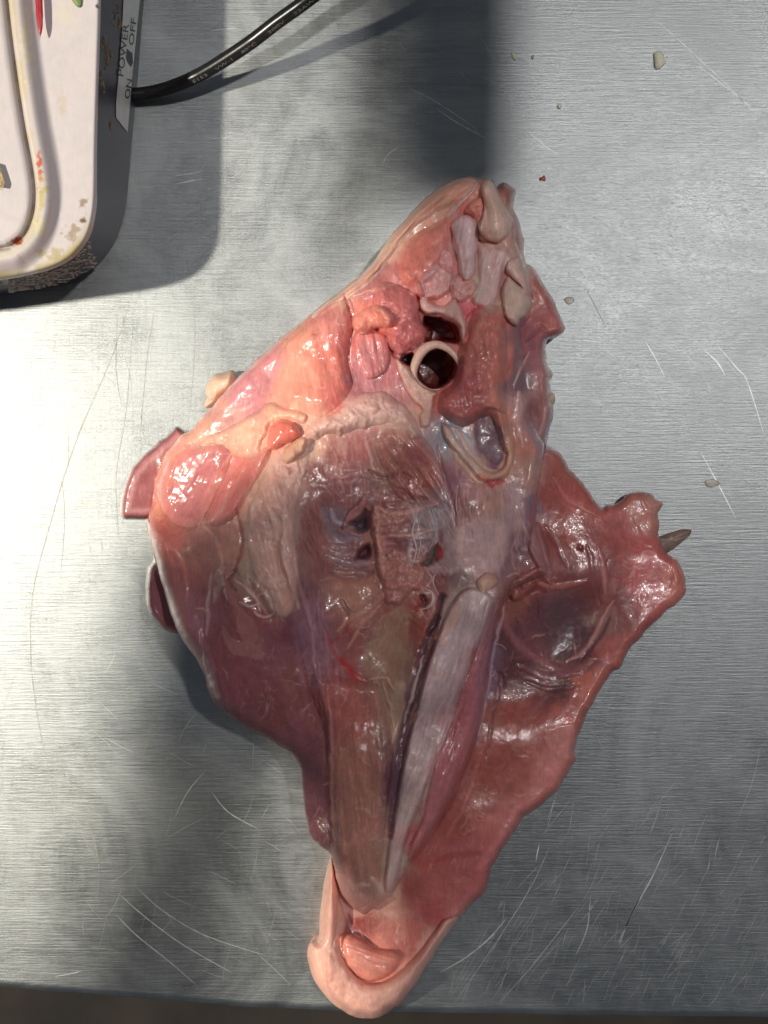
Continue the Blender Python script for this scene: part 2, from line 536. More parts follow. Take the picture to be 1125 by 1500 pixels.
colour_pts = """
683 262 170 115 100|640 290 190 140 120|600 330 185 140 118|560 370 175 140 120|530 405 165 125 110|490 430 160 115 100|620 360 170 95 80|600 390 165 90 80
570 400 160 100 95|545 425 155 90 88|722 300 220 170 150|735 335 205 160 140|715 345 215 160 145|690 330 205 165 165|685 370 215 180 175|690 310 195 100 90
700 300 205 130 115|665 390 205 140 140|640 400 215 150 148|625 430 200 120 115|650 430 220 150 145|670 430 215 150 140|720 380 165 130 120|710 420 165 145 130
735 400 150 100 100|760 395 205 165 150|755 440 210 175 155|785 420 160 95 85|795 460 150 80 78|815 470 165 100 90|775 490 135 80 85|765 320 140 80 70
750 285 140 85 65|680 460 200 110 115|570 440 165 90 85|590 435 170 95 90|540 465 195 110 90|560 470 190 100 85|595 480 165 85 85|610 500 155 75 75
540 520 150 90 92|555 550 145 80 85|590 525 150 80 82|525 560 140 80 85|570 590 150 100 100|480 470 160 95 88|440 500 165 105 85|430 540 182 118 95
450 560 186 114 92|470 530 175 95 75|500 500 165 85 80|490 580 170 85 75|420 590 180 110 85|400 530 165 105 100|360 580 165 105 105|380 600 165 100 98
330 620 165 115 105|300 640 180 130 110|350 620 205 155 120|380 640 210 150 115|330 650 205 145 120|400 605 205 160 135|440 600 200 140 115|415 630 200 105 85
430 650 205 150 120|460 620 200 150 130|455 660 190 150 130|550 600 190 150 135|590 620 185 145 130|520 610 190 150 140|250 680 190 120 95|290 680 150 75 80
280 730 150 75 78|320 670 150 80 80|240 740 175 95 80|330 720 170 90 85|360 690 175 100 90|380 720 175 130 105|400 700 180 140 120|420 690 180 145 130
340 790 150 105 90|250 800 165 90 78|280 810 150 95 82|260 850 140 80 75|300 790 150 95 85|380 800 150 120 100|410 780 150 125 110|400 850 145 115 98
420 880 130 95 80|370 860 125 90 80|440 820 120 85 78|430 760 140 110 100|320 880 115 55 55|340 930 112 55 55|360 990 108 52 55|330 1000 112 55 60
400 960 110 62 68|400 1030 108 52 52|430 1000 115 65 60|300 900 120 75 80|380 900 115 60 60|430 930 100 52 62|270 880 135 80 78|460 690 130 80 75
490 660 140 80 75|530 650 150 85 82|560 660 145 95 85|600 680 135 70 68|620 700 135 70 62|480 720 120 70 68|460 760 115 65 62|500 720 125 70 70
540 710 125 85 85|560 700 130 95 80|570 740 120 65 62|490 760 120 95 100|500 790 125 88 88|460 800 115 70 68|520 820 115 75 75|480 830 120 75 72
560 760 150 100 88|590 760 140 98 88|550 800 150 102 90|580 800 120 75 78|570 840 145 92 80|600 850 140 85 75|590 880 130 75 68|500 860 140 95 78
520 900 135 88 72|490 900 125 70 65|510 930 125 65 62|460 920 110 72 78|440 870 105 65 68|470 960 120 72 78|500 980 130 65 62|560 950 125 90 72
600 920 120 55 48|600 960 115 85 70|580 990 120 92 78|615 960 105 45 40|620 760 125 100 105|640 740 115 105 110|640 790 120 75 78|660 790 140 115 115
680 800 135 105 110|640 840 120 62 60|670 840 105 80 78|680 740 130 80 82|670 700 130 85 95|700 720 150 105 100|720 740 145 105 88|760 720 150 120 120
740 760 140 115 115|720 800 150 122 118|700 820 145 115 112|740 820 115 82 85|760 800 110 75 82|770 700 155 115 105|780 740 120 90 100|670 650 150 145 145
660 640 120 115 125|690 680 165 130 110|720 650 115 90 100|725 680 110 75 95|705 630 125 85 80|740 690 165 120 95|765 650 165 110 92|740 650 170 120 100
785 640 140 110 115|780 600 130 85 85|790 560 150 100 100|765 560 110 80 88|765 590 160 120 115|700 480 165 100 80|720 480 165 92 75|700 520 155 85 70
730 540 170 95 70|680 560 150 75 75|660 590 160 80 75|700 590 150 75 72|730 600 175 110 80|700 880 150 130 125|690 920 145 125 125|660 960 130 115 120
640 1020 130 108 110|620 1100 140 118 108|600 1180 140 120 105|580 1260 150 125 112|570 1300 165 130 115|680 970 115 75 75|690 1000 120 60 65|720 950 90 70 85
700 1000 100 70 85|670 1050 130 60 62|650 1110 135 65 68|630 1180 145 80 82|690 1050 125 70 78|610 1230 140 72 70|600 1020 85 55 62|590 1080 95 65 65
580 1020 125 95 80|570 1060 130 92 75|575 1150 85 50 58|500 1030 145 72 65|520 1060 140 72 58|510 1120 130 75 55|540 1150 125 80 58|520 1200 130 80 60
500 1250 130 85 65|540 1270 130 90 72|520 1320 160 115 105|540 1290 135 95 78|470 1060 115 62 60|455 1120 95 50 55|465 1180 98 52 58|480 1230 105 60 62
440 1080 105 55 60|490 1290 175 125 115|490 1330 225 175 160|480 1400 235 175 155|490 1440 235 165 145|530 1475 230 160 140|570 1460 225 155 135|600 1430 210 150 135
630 1390 205 150 140|655 1365 205 160 150|525 1355 120 45 40|520 1385 180 105 88|545 1400 180 105 85|560 1420 175 100 85|540 1430 185 125 110|600 1380 155 80 70
640 1340 145 65 62|600 1300 130 62 58|620 1260 135 60 55|660 1280 140 65 62|680 1240 150 75 75|700 1200 150 80 72|660 1200 130 58 42|700 1130 125 55 38
740 1100 130 60 45|720 1060 130 75 55|760 1050 135 65 52|780 1090 140 75 62|800 1120 165 100 92|770 1150 155 85 75|740 1190 155 85 78|790 1000 105 55 55
760 980 85 40 42|740 940 80 42 45|830 1060 150 80 72|840 1090 160 95 85|860 1000 160 85 72|900 950 155 80 72|820 690 145 75 62|810 730 140 65 55
850 730 150 70 62|840 780 135 60 50|800 790 125 55 48|900 760 155 80 72|940 740 160 95 85|960 740 165 115 100|920 800 155 75 68|960 830 165 80 75
990 850 175 100 88|940 860 165 75 72|880 830 125 65 62|900 880 120 62 60|860 870 105 50 48|820 850 110 52 48|800 840 130 75 70|780 860 115 55 50
820 900 75 55 62|840 930 70 50 58|790 900 90 48 55|750 890 120 65 55|780 950 100 55 58|850 970 95 55 55|880 920 115 68 65|820 1000 90 45 45
"""
CP = np.array([[float(v) for v in t.split()] for t in colour_pts.replace('\n', '|').split('|') if t.strip()])
GAIN = 1.85


def albedo(c):
    a = lin(c)
    k = 0.18 * (1 - min(1, a.mean() * 2.2))
    a = (a * (1 - k) + a.mean() * k) * np.array([1.0, 0.97, 0.985])
    return a * min(GAIN, 0.8 / a.max())

wx = X + 9 * fbm(X, Y, 34, 11, 4) + 3 * fbm(X, Y, 9, 21, 2)
wy = Y + 9 * fbm(X, Y, 34, 31, 4) + 3 * fbm(X, Y, 9, 41, 2)
CP[:, 4] = np.maximum(CP[:, 4], CP[:, 3] * 0.85)
CC = np.array([albedo(c) for c in CP[:, 2:]])
wsum = np.full(X.shape, 1e-12)
C = np.zeros(X.shape + (3,))
for (px, py), c in zip(CP[:, :2], CC):
    d2 = ((wx - px) ** 2 + (wy - py) ** 2) / 400.0
    w = 1.0 / (d2 + 0.05) ** 2.3
    wsum += w
    C += w[..., None] * c
C /= wsum[..., None]

DZ = np.zeros(X.shape)          # relief of strokes, metres


def win(x0, x1, y0, y1, m=0):
    i0 = max(0, int((x0 - m - GX[0]) / STEP))
    i1 = min(len(GX), int((x1 + m - GX[0]) / STEP) + 2)
    j0 = max(0, int((y0 - m - GY[0]) / STEP))
    j1 = min(len(GY), int((y1 + m - GY[0]) / STEP) + 2)
    return slice(i0, i1), slice(j0, j1)


def stroke(pts, w, col=None, a=1.0, dz=0.0, soft=0.75, taper=True, wob=1.5):
    P = catmull(pts, 5, False) if len(pts) > 2 else np.asarray(pts, float)
    s = win(P[:, 0].min(), P[:, 0].max(), P[:, 1].min(), P[:, 1].max(), w * 2 + 6)
    x = X[s] + wob * vnoise(X[s], Y[s], 11, 51)
    y = Y[s] + wob * vnoise(X[s], Y[s], 11, 52)
    d, fr = pdist(x, y, P)
    ww = w * (0.25 + 0.75 * np.sin(np.clip(fr, 0.02, 0.98) * math.pi) ** 0.5) if taper else w
    m = 1 - sstep(1 - soft, 1 + soft, d / ww)
    if col is not None:
        C[s] += (m * a)[..., None] * (albedo(col) - C[s])
    if dz:
        DZ[s] += dz * 0.001 * m


def blotch(poly, col, a=1.0, dz=0.0, soft=4.0, wob=3.0):
    P = catmull(poly, 3)
    s = win(P[:, 0].min(), P[:, 0].max(), P[:, 1].min(), P[:, 1].max(), soft * 2 + 6)
    x = X[s] + wob * fbm(X[s], Y[s], 14, 61, 3)
    y = Y[s] + wob * fbm(X[s], Y[s], 14, 62, 3)
    sd, _, _ = sdist(x, y, P)
    m = sstep(-soft * 0.5, soft * 0.5, sd)
    if col is not None:
        C[s] += (m * a)[..., None] * (albedo(col) - C[s])
    if dz:
        DZ[s] += dz * 0.001 * m


def fibres(poly, ang, n, length, w, col, a, dz=0.0, seed=1, spread=6):
    """bundle fibres / streaks scattered inside a region"""
    P = catmull(poly, 2)
    r = random.Random(seed)
    x0, x1, y0, y1 = P[:, 0].min(), P[:, 0].max(), P[:, 1].min(), P[:, 1].max()
    k = 0
    t = 0
    while k < n and t < n * 8:
        t += 1
        x, y = r.uniform(x0, x1), r.uniform(y0, y1)
        sd, _, _ = sdist(np.array([x]), np.array([y]), P)
        if sd[0] < 3:
            continue
        k += 1
        L_ = length * r.uniform(0.5, 1.2)
        an = math.radians(ang + r.gauss(0, spread))
        dx, dy = math.cos(an) * L_ / 2, -math.sin(an) * L_ / 2
        b = r.uniform(-0.12, 0.12) * L_
        stroke([(x - dx, y - dy), (x + b * math.sin(an), y + b * math.cos(an)), (x + dx, y + dy)], w * r.uniform(0.6, 1.3), col, a * r.uniform(0.4, 0.9), dz * 0.35, 0.8)


# --- broad patches
blotch([(655, 628), (675, 630), (695, 655), (705, 690), (690, 695), (668, 668), (655, 645)], (165, 160, 160), 0.8, 0.6, 8)
blotch([(700, 612), (722, 610), (738, 640), (738, 665), (730, 680), (712, 670), (698, 645)], (105, 82, 92), 0.8, -1.5, 6)
blotch([(604, 740), (625, 735), (655, 742), (660, 760), (640, 780), (625, 800), (605, 790)], (135, 118, 120), 0.7, 0.0, 8)
blotch([(670, 775), (720, 760), (745, 780), (735, 830), (700, 850), (665, 820)], (165, 138, 135), 0.6, 0.8, 12)
blotch([(628, 835), (660, 800), (690, 815), (680, 830), (655, 840)], (150, 125, 125), 0.6, 0.3, 8)
blotch([(800, 870), (850, 865), (872, 905), (860, 950), (825, 965), (795, 930)], (88, 56, 62), 0.6, 0.0, 18)
blotch([(880, 900), (900, 885), (905, 905), (890, 935), (860, 960), (835, 965), (862, 940)], (135, 92, 90), 0.6, 0.3, 3, 5)
blotch([(895, 880), (880, 875), (885, 850), (905, 850)], (150, 90, 85), 0.4, 0, 4)
blotch([(430, 900), (470, 880), (480, 980), (450, 1010), (435, 960)], (118, 76, 88), 0.6, 0.5, 10)
blotch([(415, 470), (455, 490), (468, 540), (455, 580), (425, 585), (400, 560), (405, 510)], (196, 134, 112), 0.3, 0.3, 16)
blotch([(340, 560), (400, 500), (410, 540), (370, 610), (335, 625)], (160, 100, 108), 0.5, 0, 10)
blotch([(500, 850), (545, 850), (540, 900), (510, 920), (490, 880)], (155, 105, 85), 0.6, 0.2, 8)
blotch([(560, 905), (600, 890), (595, 960), (585, 1010), (560, 1000), (530, 975)], (135, 102, 82), 0.7, 0.2, 8)
blotch([(575, 1005), (592, 1000), (590, 1060), (578, 1110), (572, 1060)], (145, 118, 100), 0.8, 0.3, 5)
blotch([(345, 895), (365, 900), (380, 925), (372, 945), (350, 930)], (135, 88, 82), 0.6, 0.25, 2.5, 5)  # wet reflection on the thigh, put into the colour
blotch([(325, 915), (345, 935), (380, 945), (382, 965), (350, 960), (335, 950)], (138, 92, 86), 0.6, 0.25, 2.5, 6)  # more of the thigh's wet reflection, painted as paler colour
blotch([(328, 862), (342, 870), (350, 895), (338, 885)], (138, 95, 86), 0.5, 0.25, 2.5, 4)  # small painted reflection higher on the thigh
blotch([(800, 1075), (838, 1060), (842, 1100), (825, 1115), (805, 1100)], (165, 105, 98), 0.7, 0.7, 3, 4)
blotch([(700, 1265), (740, 1210), (800, 1130), (820, 1135), (770, 1195), (715, 1270)], (168, 100, 98), 0.45, 0.6, 10)
blotch([(640, 1170), (680, 1150), (760, 1090), (780, 1130), (720, 1190), (660, 1240)], (120, 50, 34), 0.5, 0, 18)
blotch([(500, 1100), (540, 1080), (555, 1150), (545, 1240), (510, 1270), (495, 1200)], (146, 98, 80), 0.4, 0.0, 20)
blotch([(855, 780), (910, 770), (900, 840), (860, 850)], (120, 55, 55), 0.35, 0, 16)
blotch([(930, 780), (970, 800), (960, 860), (930, 850)], (175, 72, 72), 0.4, 0, 16)
blotch([(240, 690), (262, 668), (246, 720), (240, 760), (228, 750)], (195, 125, 95), 0.7, 0.4, 7)
blotch([(345, 830), (372, 820), (400, 850), (415, 890), (395, 900), (372, 880)], (140, 112, 96), 0.7, 0.8, 4, 5)
# --- muscle fibres
fibres([(475, 630), (530, 640), (560, 700), (540, 740), (470, 720), (455, 690)], -72, 60, 46, 1.1, (165, 112, 102), 0.55, 0.12, 3)
fibres([(530, 630), (590, 640), (640, 720), (600, 740), (560, 700)], -52, 60, 50, 1.1, (160, 110, 92), 0.5, 0.12, 4)
fibres([(450, 700), (480, 740), (490, 820), (450, 830), (440, 760)], -66, 50, 60, 1.2, (150, 100, 88), 0.5, 0.14, 5)
fibres([(410, 470), (510, 440), (515, 570), (440, 600), (400, 560)], -78, 50, 60, 1.2, (180, 125, 110), 0.25, 0.05, 6, 5)
fibres([(520, 540), (590, 540), (600, 590), (530, 580)], -85, 36, 50, 1.4, (175, 125, 125), 0.4, 0.15, 7)
fibres([(660, 690), (780, 700), (760, 830), (680, 830)], -84, 70, 60, 1.6, (172, 138, 132), 0.4, 0.16, 8, 8)
fibres([(600, 740), (680, 740), (670, 830), (610, 830)], -62, 60, 50, 1.0, (165, 145, 145), 0.45, 0.12, 9, 16)
fibres([(600, 840), (660, 840), (640, 900), (600, 890)], -60, 30, 40, 1.0, (170, 120, 115), 0.5, 0.15, 10, 20)
fibres([(640, 900), (720, 880), (640, 1150), (580, 1290), (570, 1280), (600, 1080)], 72, 90, 90, 1.6, (165, 145, 138), 0.35, 0.08, 11, 5)
fibres([(680, 960), (720, 930), (690, 1080), (640, 1180), (620, 1200), (660, 1060)], 70, 80, 60, 1.5, (150, 70, 78), 0.4, 0.12, 12, 8)
fibres([(480, 1000), (560, 1010), (560, 1250), (490, 1270)], -86, 80, 70, 1.5, (160, 96, 80), 0.22, 0.1, 13, 8)
fibres([(700, 1010), (820, 1020), (800, 1120), (640, 1290), (620, 1260)], 62, 90, 80, 1.8, (150, 78, 62), 0.22, 0.1, 14, 8)
fibres([(440, 840), (480, 850), (500, 1000), (460, 1010)], -80, 40, 80, 1.6, (140, 95, 105), 0.35, 0.12, 15, 6)
fibres([(250, 670), (330, 660), (300, 760), (245, 750)], 62, 40, 60, 1.6, (170, 95, 95), 0.25, 0.08, 16, 6)
fibres([(310, 850), (420, 910), (450, 1060), (330, 1020)], -70, 50, 80, 1.8, (130, 70, 68), 0.25, 0.08, 17, 8)
fibres([(800, 690), (880, 750), (960, 780), (960, 880), (800, 800)], -40, 90, 36, 1.2, (175, 100, 88), 0.3, 0.16, 18, 50)
fibres([(740, 880), (870, 860), (900, 900), (840, 1010), (750, 990)], -20, 90, 26, 1.2, (125, 75, 75), 0.4, 0.2, 19, 40)
fibres([(500, 1010), (560, 1020), (550, 1080), (500, 1080)], 30, 40, 18, 0.9, (190, 120, 108), 0.4, 0.2, 20, 50)
fibres([(730, 1040), (800, 1040), (780, 1110), (730, 1100)], 30, 40, 16, 0.9, (180, 105, 90), 0.4, 0.2, 21, 60)
fibres([(520, 880), (590, 900), (560, 960), (500, 950)], 40, 40, 30, 1.0, (165, 118, 100), 0.4, 0.15, 22, 20)
fibres([(345, 700), (430, 690), (425, 880), (360, 860)], -78, 50, 60, 3.0, (172, 138, 118), 0.3, 0.35, 23, 14)
fibres([(560, 300), (690, 275), (560, 400), (470, 455)], 42, 60, 60, 1.8, (205, 165, 140), 0.35, 0.25, 24, 8)
fibres([(700, 360), (745, 370), (735, 440), (700, 440)], 75, 30, 40, 1.6, (190, 165, 150), 0.35, 0.2, 25, 12)
# --- single marks: membranes, vessels, seams
for pts, w, col, a, dz in [
    ([(604, 745), (612, 780), (600, 800), (602, 832)], 3, (165, 150, 148), 0.7, 0.4), ([(625, 738), (640, 790), (620, 812)], 2, (160, 145, 145), 0.6, 0.3),
    ([(655, 640), (672, 672), (700, 705), (715, 695)], 4, (195, 155, 130), 0.8, 1.2), ([(668, 630), (690, 665), (712, 688), (735, 690)], 4, (205, 165, 145), 0.8, 1.2),
    ([(742, 640), (748, 670), (735, 695)], 4, (190, 150, 130), 0.7, 0.8), ([(700, 696), (715, 702), (722, 712)], 5, (165, 35, 50), 0.9, -0.8),
    ([(718, 708), (730, 706), (740, 704)], 3.5, (150, 40, 50), 0.9, -0.6), ([(680, 470), (692, 455), (705, 447), (715, 440)], 2.2, (180, 30, 45), 0.8, -0.6),
    ([(684, 500), (690, 480), (700, 468)], 2, (175, 45, 55), 0.7, -0.6), ([(500, 965), (515, 985), (530, 998)], 6, (150, 18, 24), 0.85, 0.3),
    ([(475, 915), (490, 960), (515, 985), (545, 998)], 2.5, (150, 50, 48), 0.6, -0.5), ([(505, 890), (512, 905), (508, 925), (518, 930)], 2, (135, 25, 25), 0.7, 0),
    ([(500, 930), (490, 938), (480, 945)], 1.6, (140, 40, 38), 0.6, 0), ([(640, 800), (646, 812), (640, 822)], 4, (140, 8, 14), 0.9, -0.8),
    ([(620, 868), (616, 885), (608, 895)], 4, (130, 18, 20), 0.8, -0.8), ([(605, 888), (595, 893)], 4, (140, 40, 35), 0.6, 0),
    ([(420, 682), (427, 688), (424, 694)], 3.5, (95, 15, 22), 0.85, -1.2), ([(848, 800), (851, 806)], 4.5, (70, 8, 10), 0.95, -1.6),
    ([(465, 1010), (468, 1040), (472, 1060)], 1.8, (110, 25, 25), 0.7, -0.6), ([(440, 960), (450, 1000), (455, 1030)], 2, (120, 40, 40), 0.5, -0.6),
    ([(750, 470), (760, 500), (752, 560)], 5, (115, 85, 92), 0.7, -1.2), ([(775, 515), (760, 545), (752, 570)], 1.6, (205, 165, 155), 0.8, 0.6),
    ([(790, 640), (800, 600), (800, 560), (795, 520)], 7, (165, 112, 105), 0.5, 0.8), ([(760, 575), (763, 600), (758, 620), (765, 650)], 5, (175, 135, 128), 0.7, 1.0),
    ([(785, 645), (795, 620), (803, 590)], 3, (190, 150, 140), 0.6, 0.8),
    ([(345, 520), (310, 560), (265, 625), (235, 665)], 3, (205, 165, 150), 0.6, 0.4), ([(480, 440), (420, 490), (350, 555), (290, 610)], 2.2, (200, 160, 150), 0.6, 0.4),
    ([(372, 590), (350, 600), (330, 607)], 3, (200, 150, 140), 0.6, 0.3), ([(345, 660), (325, 690), (300, 745), (292, 770)], 4, (190, 125, 100), 0.7, 0.5),
    ([(230, 780), (250, 800), (270, 840), (272, 880)], 4, (165, 95, 82), 0.5, 0.6), ([(345, 745), (355, 790), (345, 830), (332, 848)], 3, (130, 62, 52), 0.7, -0.7),
    ([(400, 620), (390, 660), (365, 720), (350, 760)], 3, (195, 135, 110), 0.6, 0.5), ([(375, 628), (372, 655)], 1.5, (190, 95, 70), 0.7, -0.4),
    ([(400, 745), (412, 770), (405, 800), (412, 830), (425, 870)], 3, (105, 78, 70), 0.6, -1.4), ([(420, 720), (415, 790), (425, 840), (438, 890)], 5, (165, 138, 125), 0.5, 0.8),
    ([(367, 740), (362, 790), (378, 830), (372, 870)], 5, (170, 135, 118), 0.5, 0.8), ([(345, 850), (370, 870), (380, 895)], 2.5, (170, 140, 130), 0.6, 0.6),
    ([(350, 882), (365, 888), (380, 884)], 1.8, (200, 175, 165), 0.6, 0.6), ([(505, 430), (515, 470), (508, 520), (516, 560)], 3, (135, 55, 52), 0.6, -1.6),
    ([(545, 480), (585, 500), (600, 512)], 3, (130, 55, 52), 0.6, -1.2), ([(572, 500), (578, 520), (590, 530)], 3, (120, 45, 45), 0.7, -1.6),
    ([(520, 432), (545, 425), (575, 418), (590, 410)], 2.5, (200, 160, 145), 0.6, 0.6), ([(578, 402), (580, 418)], 4, (205, 150, 145), 0.7, 0.8),
    ([(536, 640), (540, 660), (548, 690)], 2.2, (190, 150, 145), 0.6, 0.3), ([(498, 632), (500, 650), (505, 668)], 7, (195, 145, 135), 0.7, 0.4),
    ([(617, 745), (600, 760), (560, 770)], 2.5, (155, 105, 92), 0.5, 0.6), ([(545, 780), (575, 775), (600, 785)], 3, (150, 108, 100), 0.6, 0.7),
    ([(560, 820), (585, 812), (610, 822), (640, 815)], 3.5, (150, 105, 92), 0.6, 0.9), ([(475, 800), (500, 812), (540, 815)], 3, (145, 110, 105), 0.5, 0.6),
    ([(470, 850), (510, 838), (548, 850)], 4, (150, 108, 92), 0.5, 0.8), ([(500, 880), (520, 900), (560, 870)], 4, (110, 82, 84), 0.5, -1.2),
    ([(560, 690), (562, 715), (556, 735)], 3, (150, 112, 92), 0.5, 0.3), ([(520, 735), (530, 728), (545, 738)], 4, (140, 115, 122), 0.5, 0.5),
    ([(612, 870), (630, 868), (632, 885), (618, 892)], 2, (195, 165, 160), 0.75, 0.6), ([(622, 860), (632, 848), (628, 840)], 1.6, (180, 150, 145), 0.6, 0.4),
    ([(560, 1000), (572, 1040), (577, 1090)], 2, (165, 120, 100), 0.6, 0.5), ([(540, 995), (565, 992), (575, 1008)], 2, (175, 130, 112), 0.6, 0.6),
    ([(600, 905), (628, 935), (612, 985)], 3, (118, 48, 40), 0.5, 0.6), ([(600, 1035), (588, 1090), (578, 1170), (572, 1225)], 8, (82, 48, 62), 0.9, -2.6),
    ([(642, 905), (626, 945), (610, 1000), (600, 1040)], 8, (78, 46, 54), 0.9, -2.6), ([(725, 880), (712, 960), (700, 1040), (690, 1090)], 6, (98, 76, 96), 0.6, -0.4),
    ([(697, 930), (690, 985), (672, 1050), (655, 1100)], 3, (140, 35, 45), 0.55, -0.4), ([(690, 900), (700, 880), (706, 868)], 7, (165, 145, 138), 0.6, 0.2),
    ([(640, 935), (652, 925), (665, 905), (672, 880)], 7, (165, 112, 82), 0.75, 0.6), ([(645, 945), (655, 935)], 4, (175, 120, 88), 0.7, 0.6),
    ([(700, 1250), (660, 1255), (640, 1262)], 6, (125, 35, 35), 0.5, -0.4), ([(735, 885), (745, 925), (775, 955), (830, 985), (870, 965)], 7, (135, 78, 78), 0.6, 1.4),
    ([(745, 880), (760, 870), (775, 885)], 5, (140, 80, 62), 0.6, 1.2), ([(740, 1010), (735, 990), (728, 985)], 3, (60, 25, 30), 0.7, -1.0),
    ([(760, 1080), (775, 1050), (800, 1020)], 4, (130, 88, 88), 0.5, 0.3), ([(785, 875), (790, 890), (786, 905)], 2, (80, 30, 32), 0.6, -0.8),
    ([(780, 845), (800, 858), (840, 856), (860, 850)], 4, (150, 85, 75), 0.7, 1.4), ([(765, 850), (785, 835), (800, 840), (805, 855)], 4, (160, 100, 92), 0.7, 1.6),
    ([(770, 870), (790, 862), (800, 870)], 4, (105, 35, 32), 0.7, -1.2), ([(880, 870), (885, 840), (890, 820)], 3, (110, 50, 48), 0.5, -0.5),
    ([(820, 660), (835, 690), (850, 710)], 3, (150, 95, 75), 0.5, 0.4), ([(866, 740), (880, 748), (900, 745)], 3, (165, 90, 82), 0.5, 0.5),
    ([(975, 810), (985, 840), (975, 865)], 2, (150, 75, 65), 0.5, -0.4), ([(990, 830), (996, 850), (985, 870)], 1.6, (150, 75, 65), 0.5, -0.3),
    ([(825, 1055), (838, 1052)], 5, (170, 45, 42), 0.6, 0.2), ([(510, 1340), (520, 1360), (545, 1382)], 3, (110, 35, 32), 0.6, -1.0),
    ([(487, 1265), (492, 1290), (500, 1310)], 3, (200, 165, 158), 0.5, 0.4), ([(545, 1285), (560, 1305), (572, 1312)], 4, (180, 150, 138), 0.6, 0.7),
    ([(490, 1290), (510, 1300), (540, 1295)], 4, (175, 135, 125), 0.5, 0.6), ([(300, 700), (268, 745), (262, 765)], 1.6, (190, 130, 120), 0.5, 0.2),
    ([(270, 855), (280, 900), (300, 950), (315, 985)], 5, (120, 78, 92), 0.55, 0.5), ([(430, 800), (440, 860), (455, 910), (460, 980)], 3, (150, 112, 118), 0.5, 0.6)]:
    stroke(pts, w, col, a, dz)

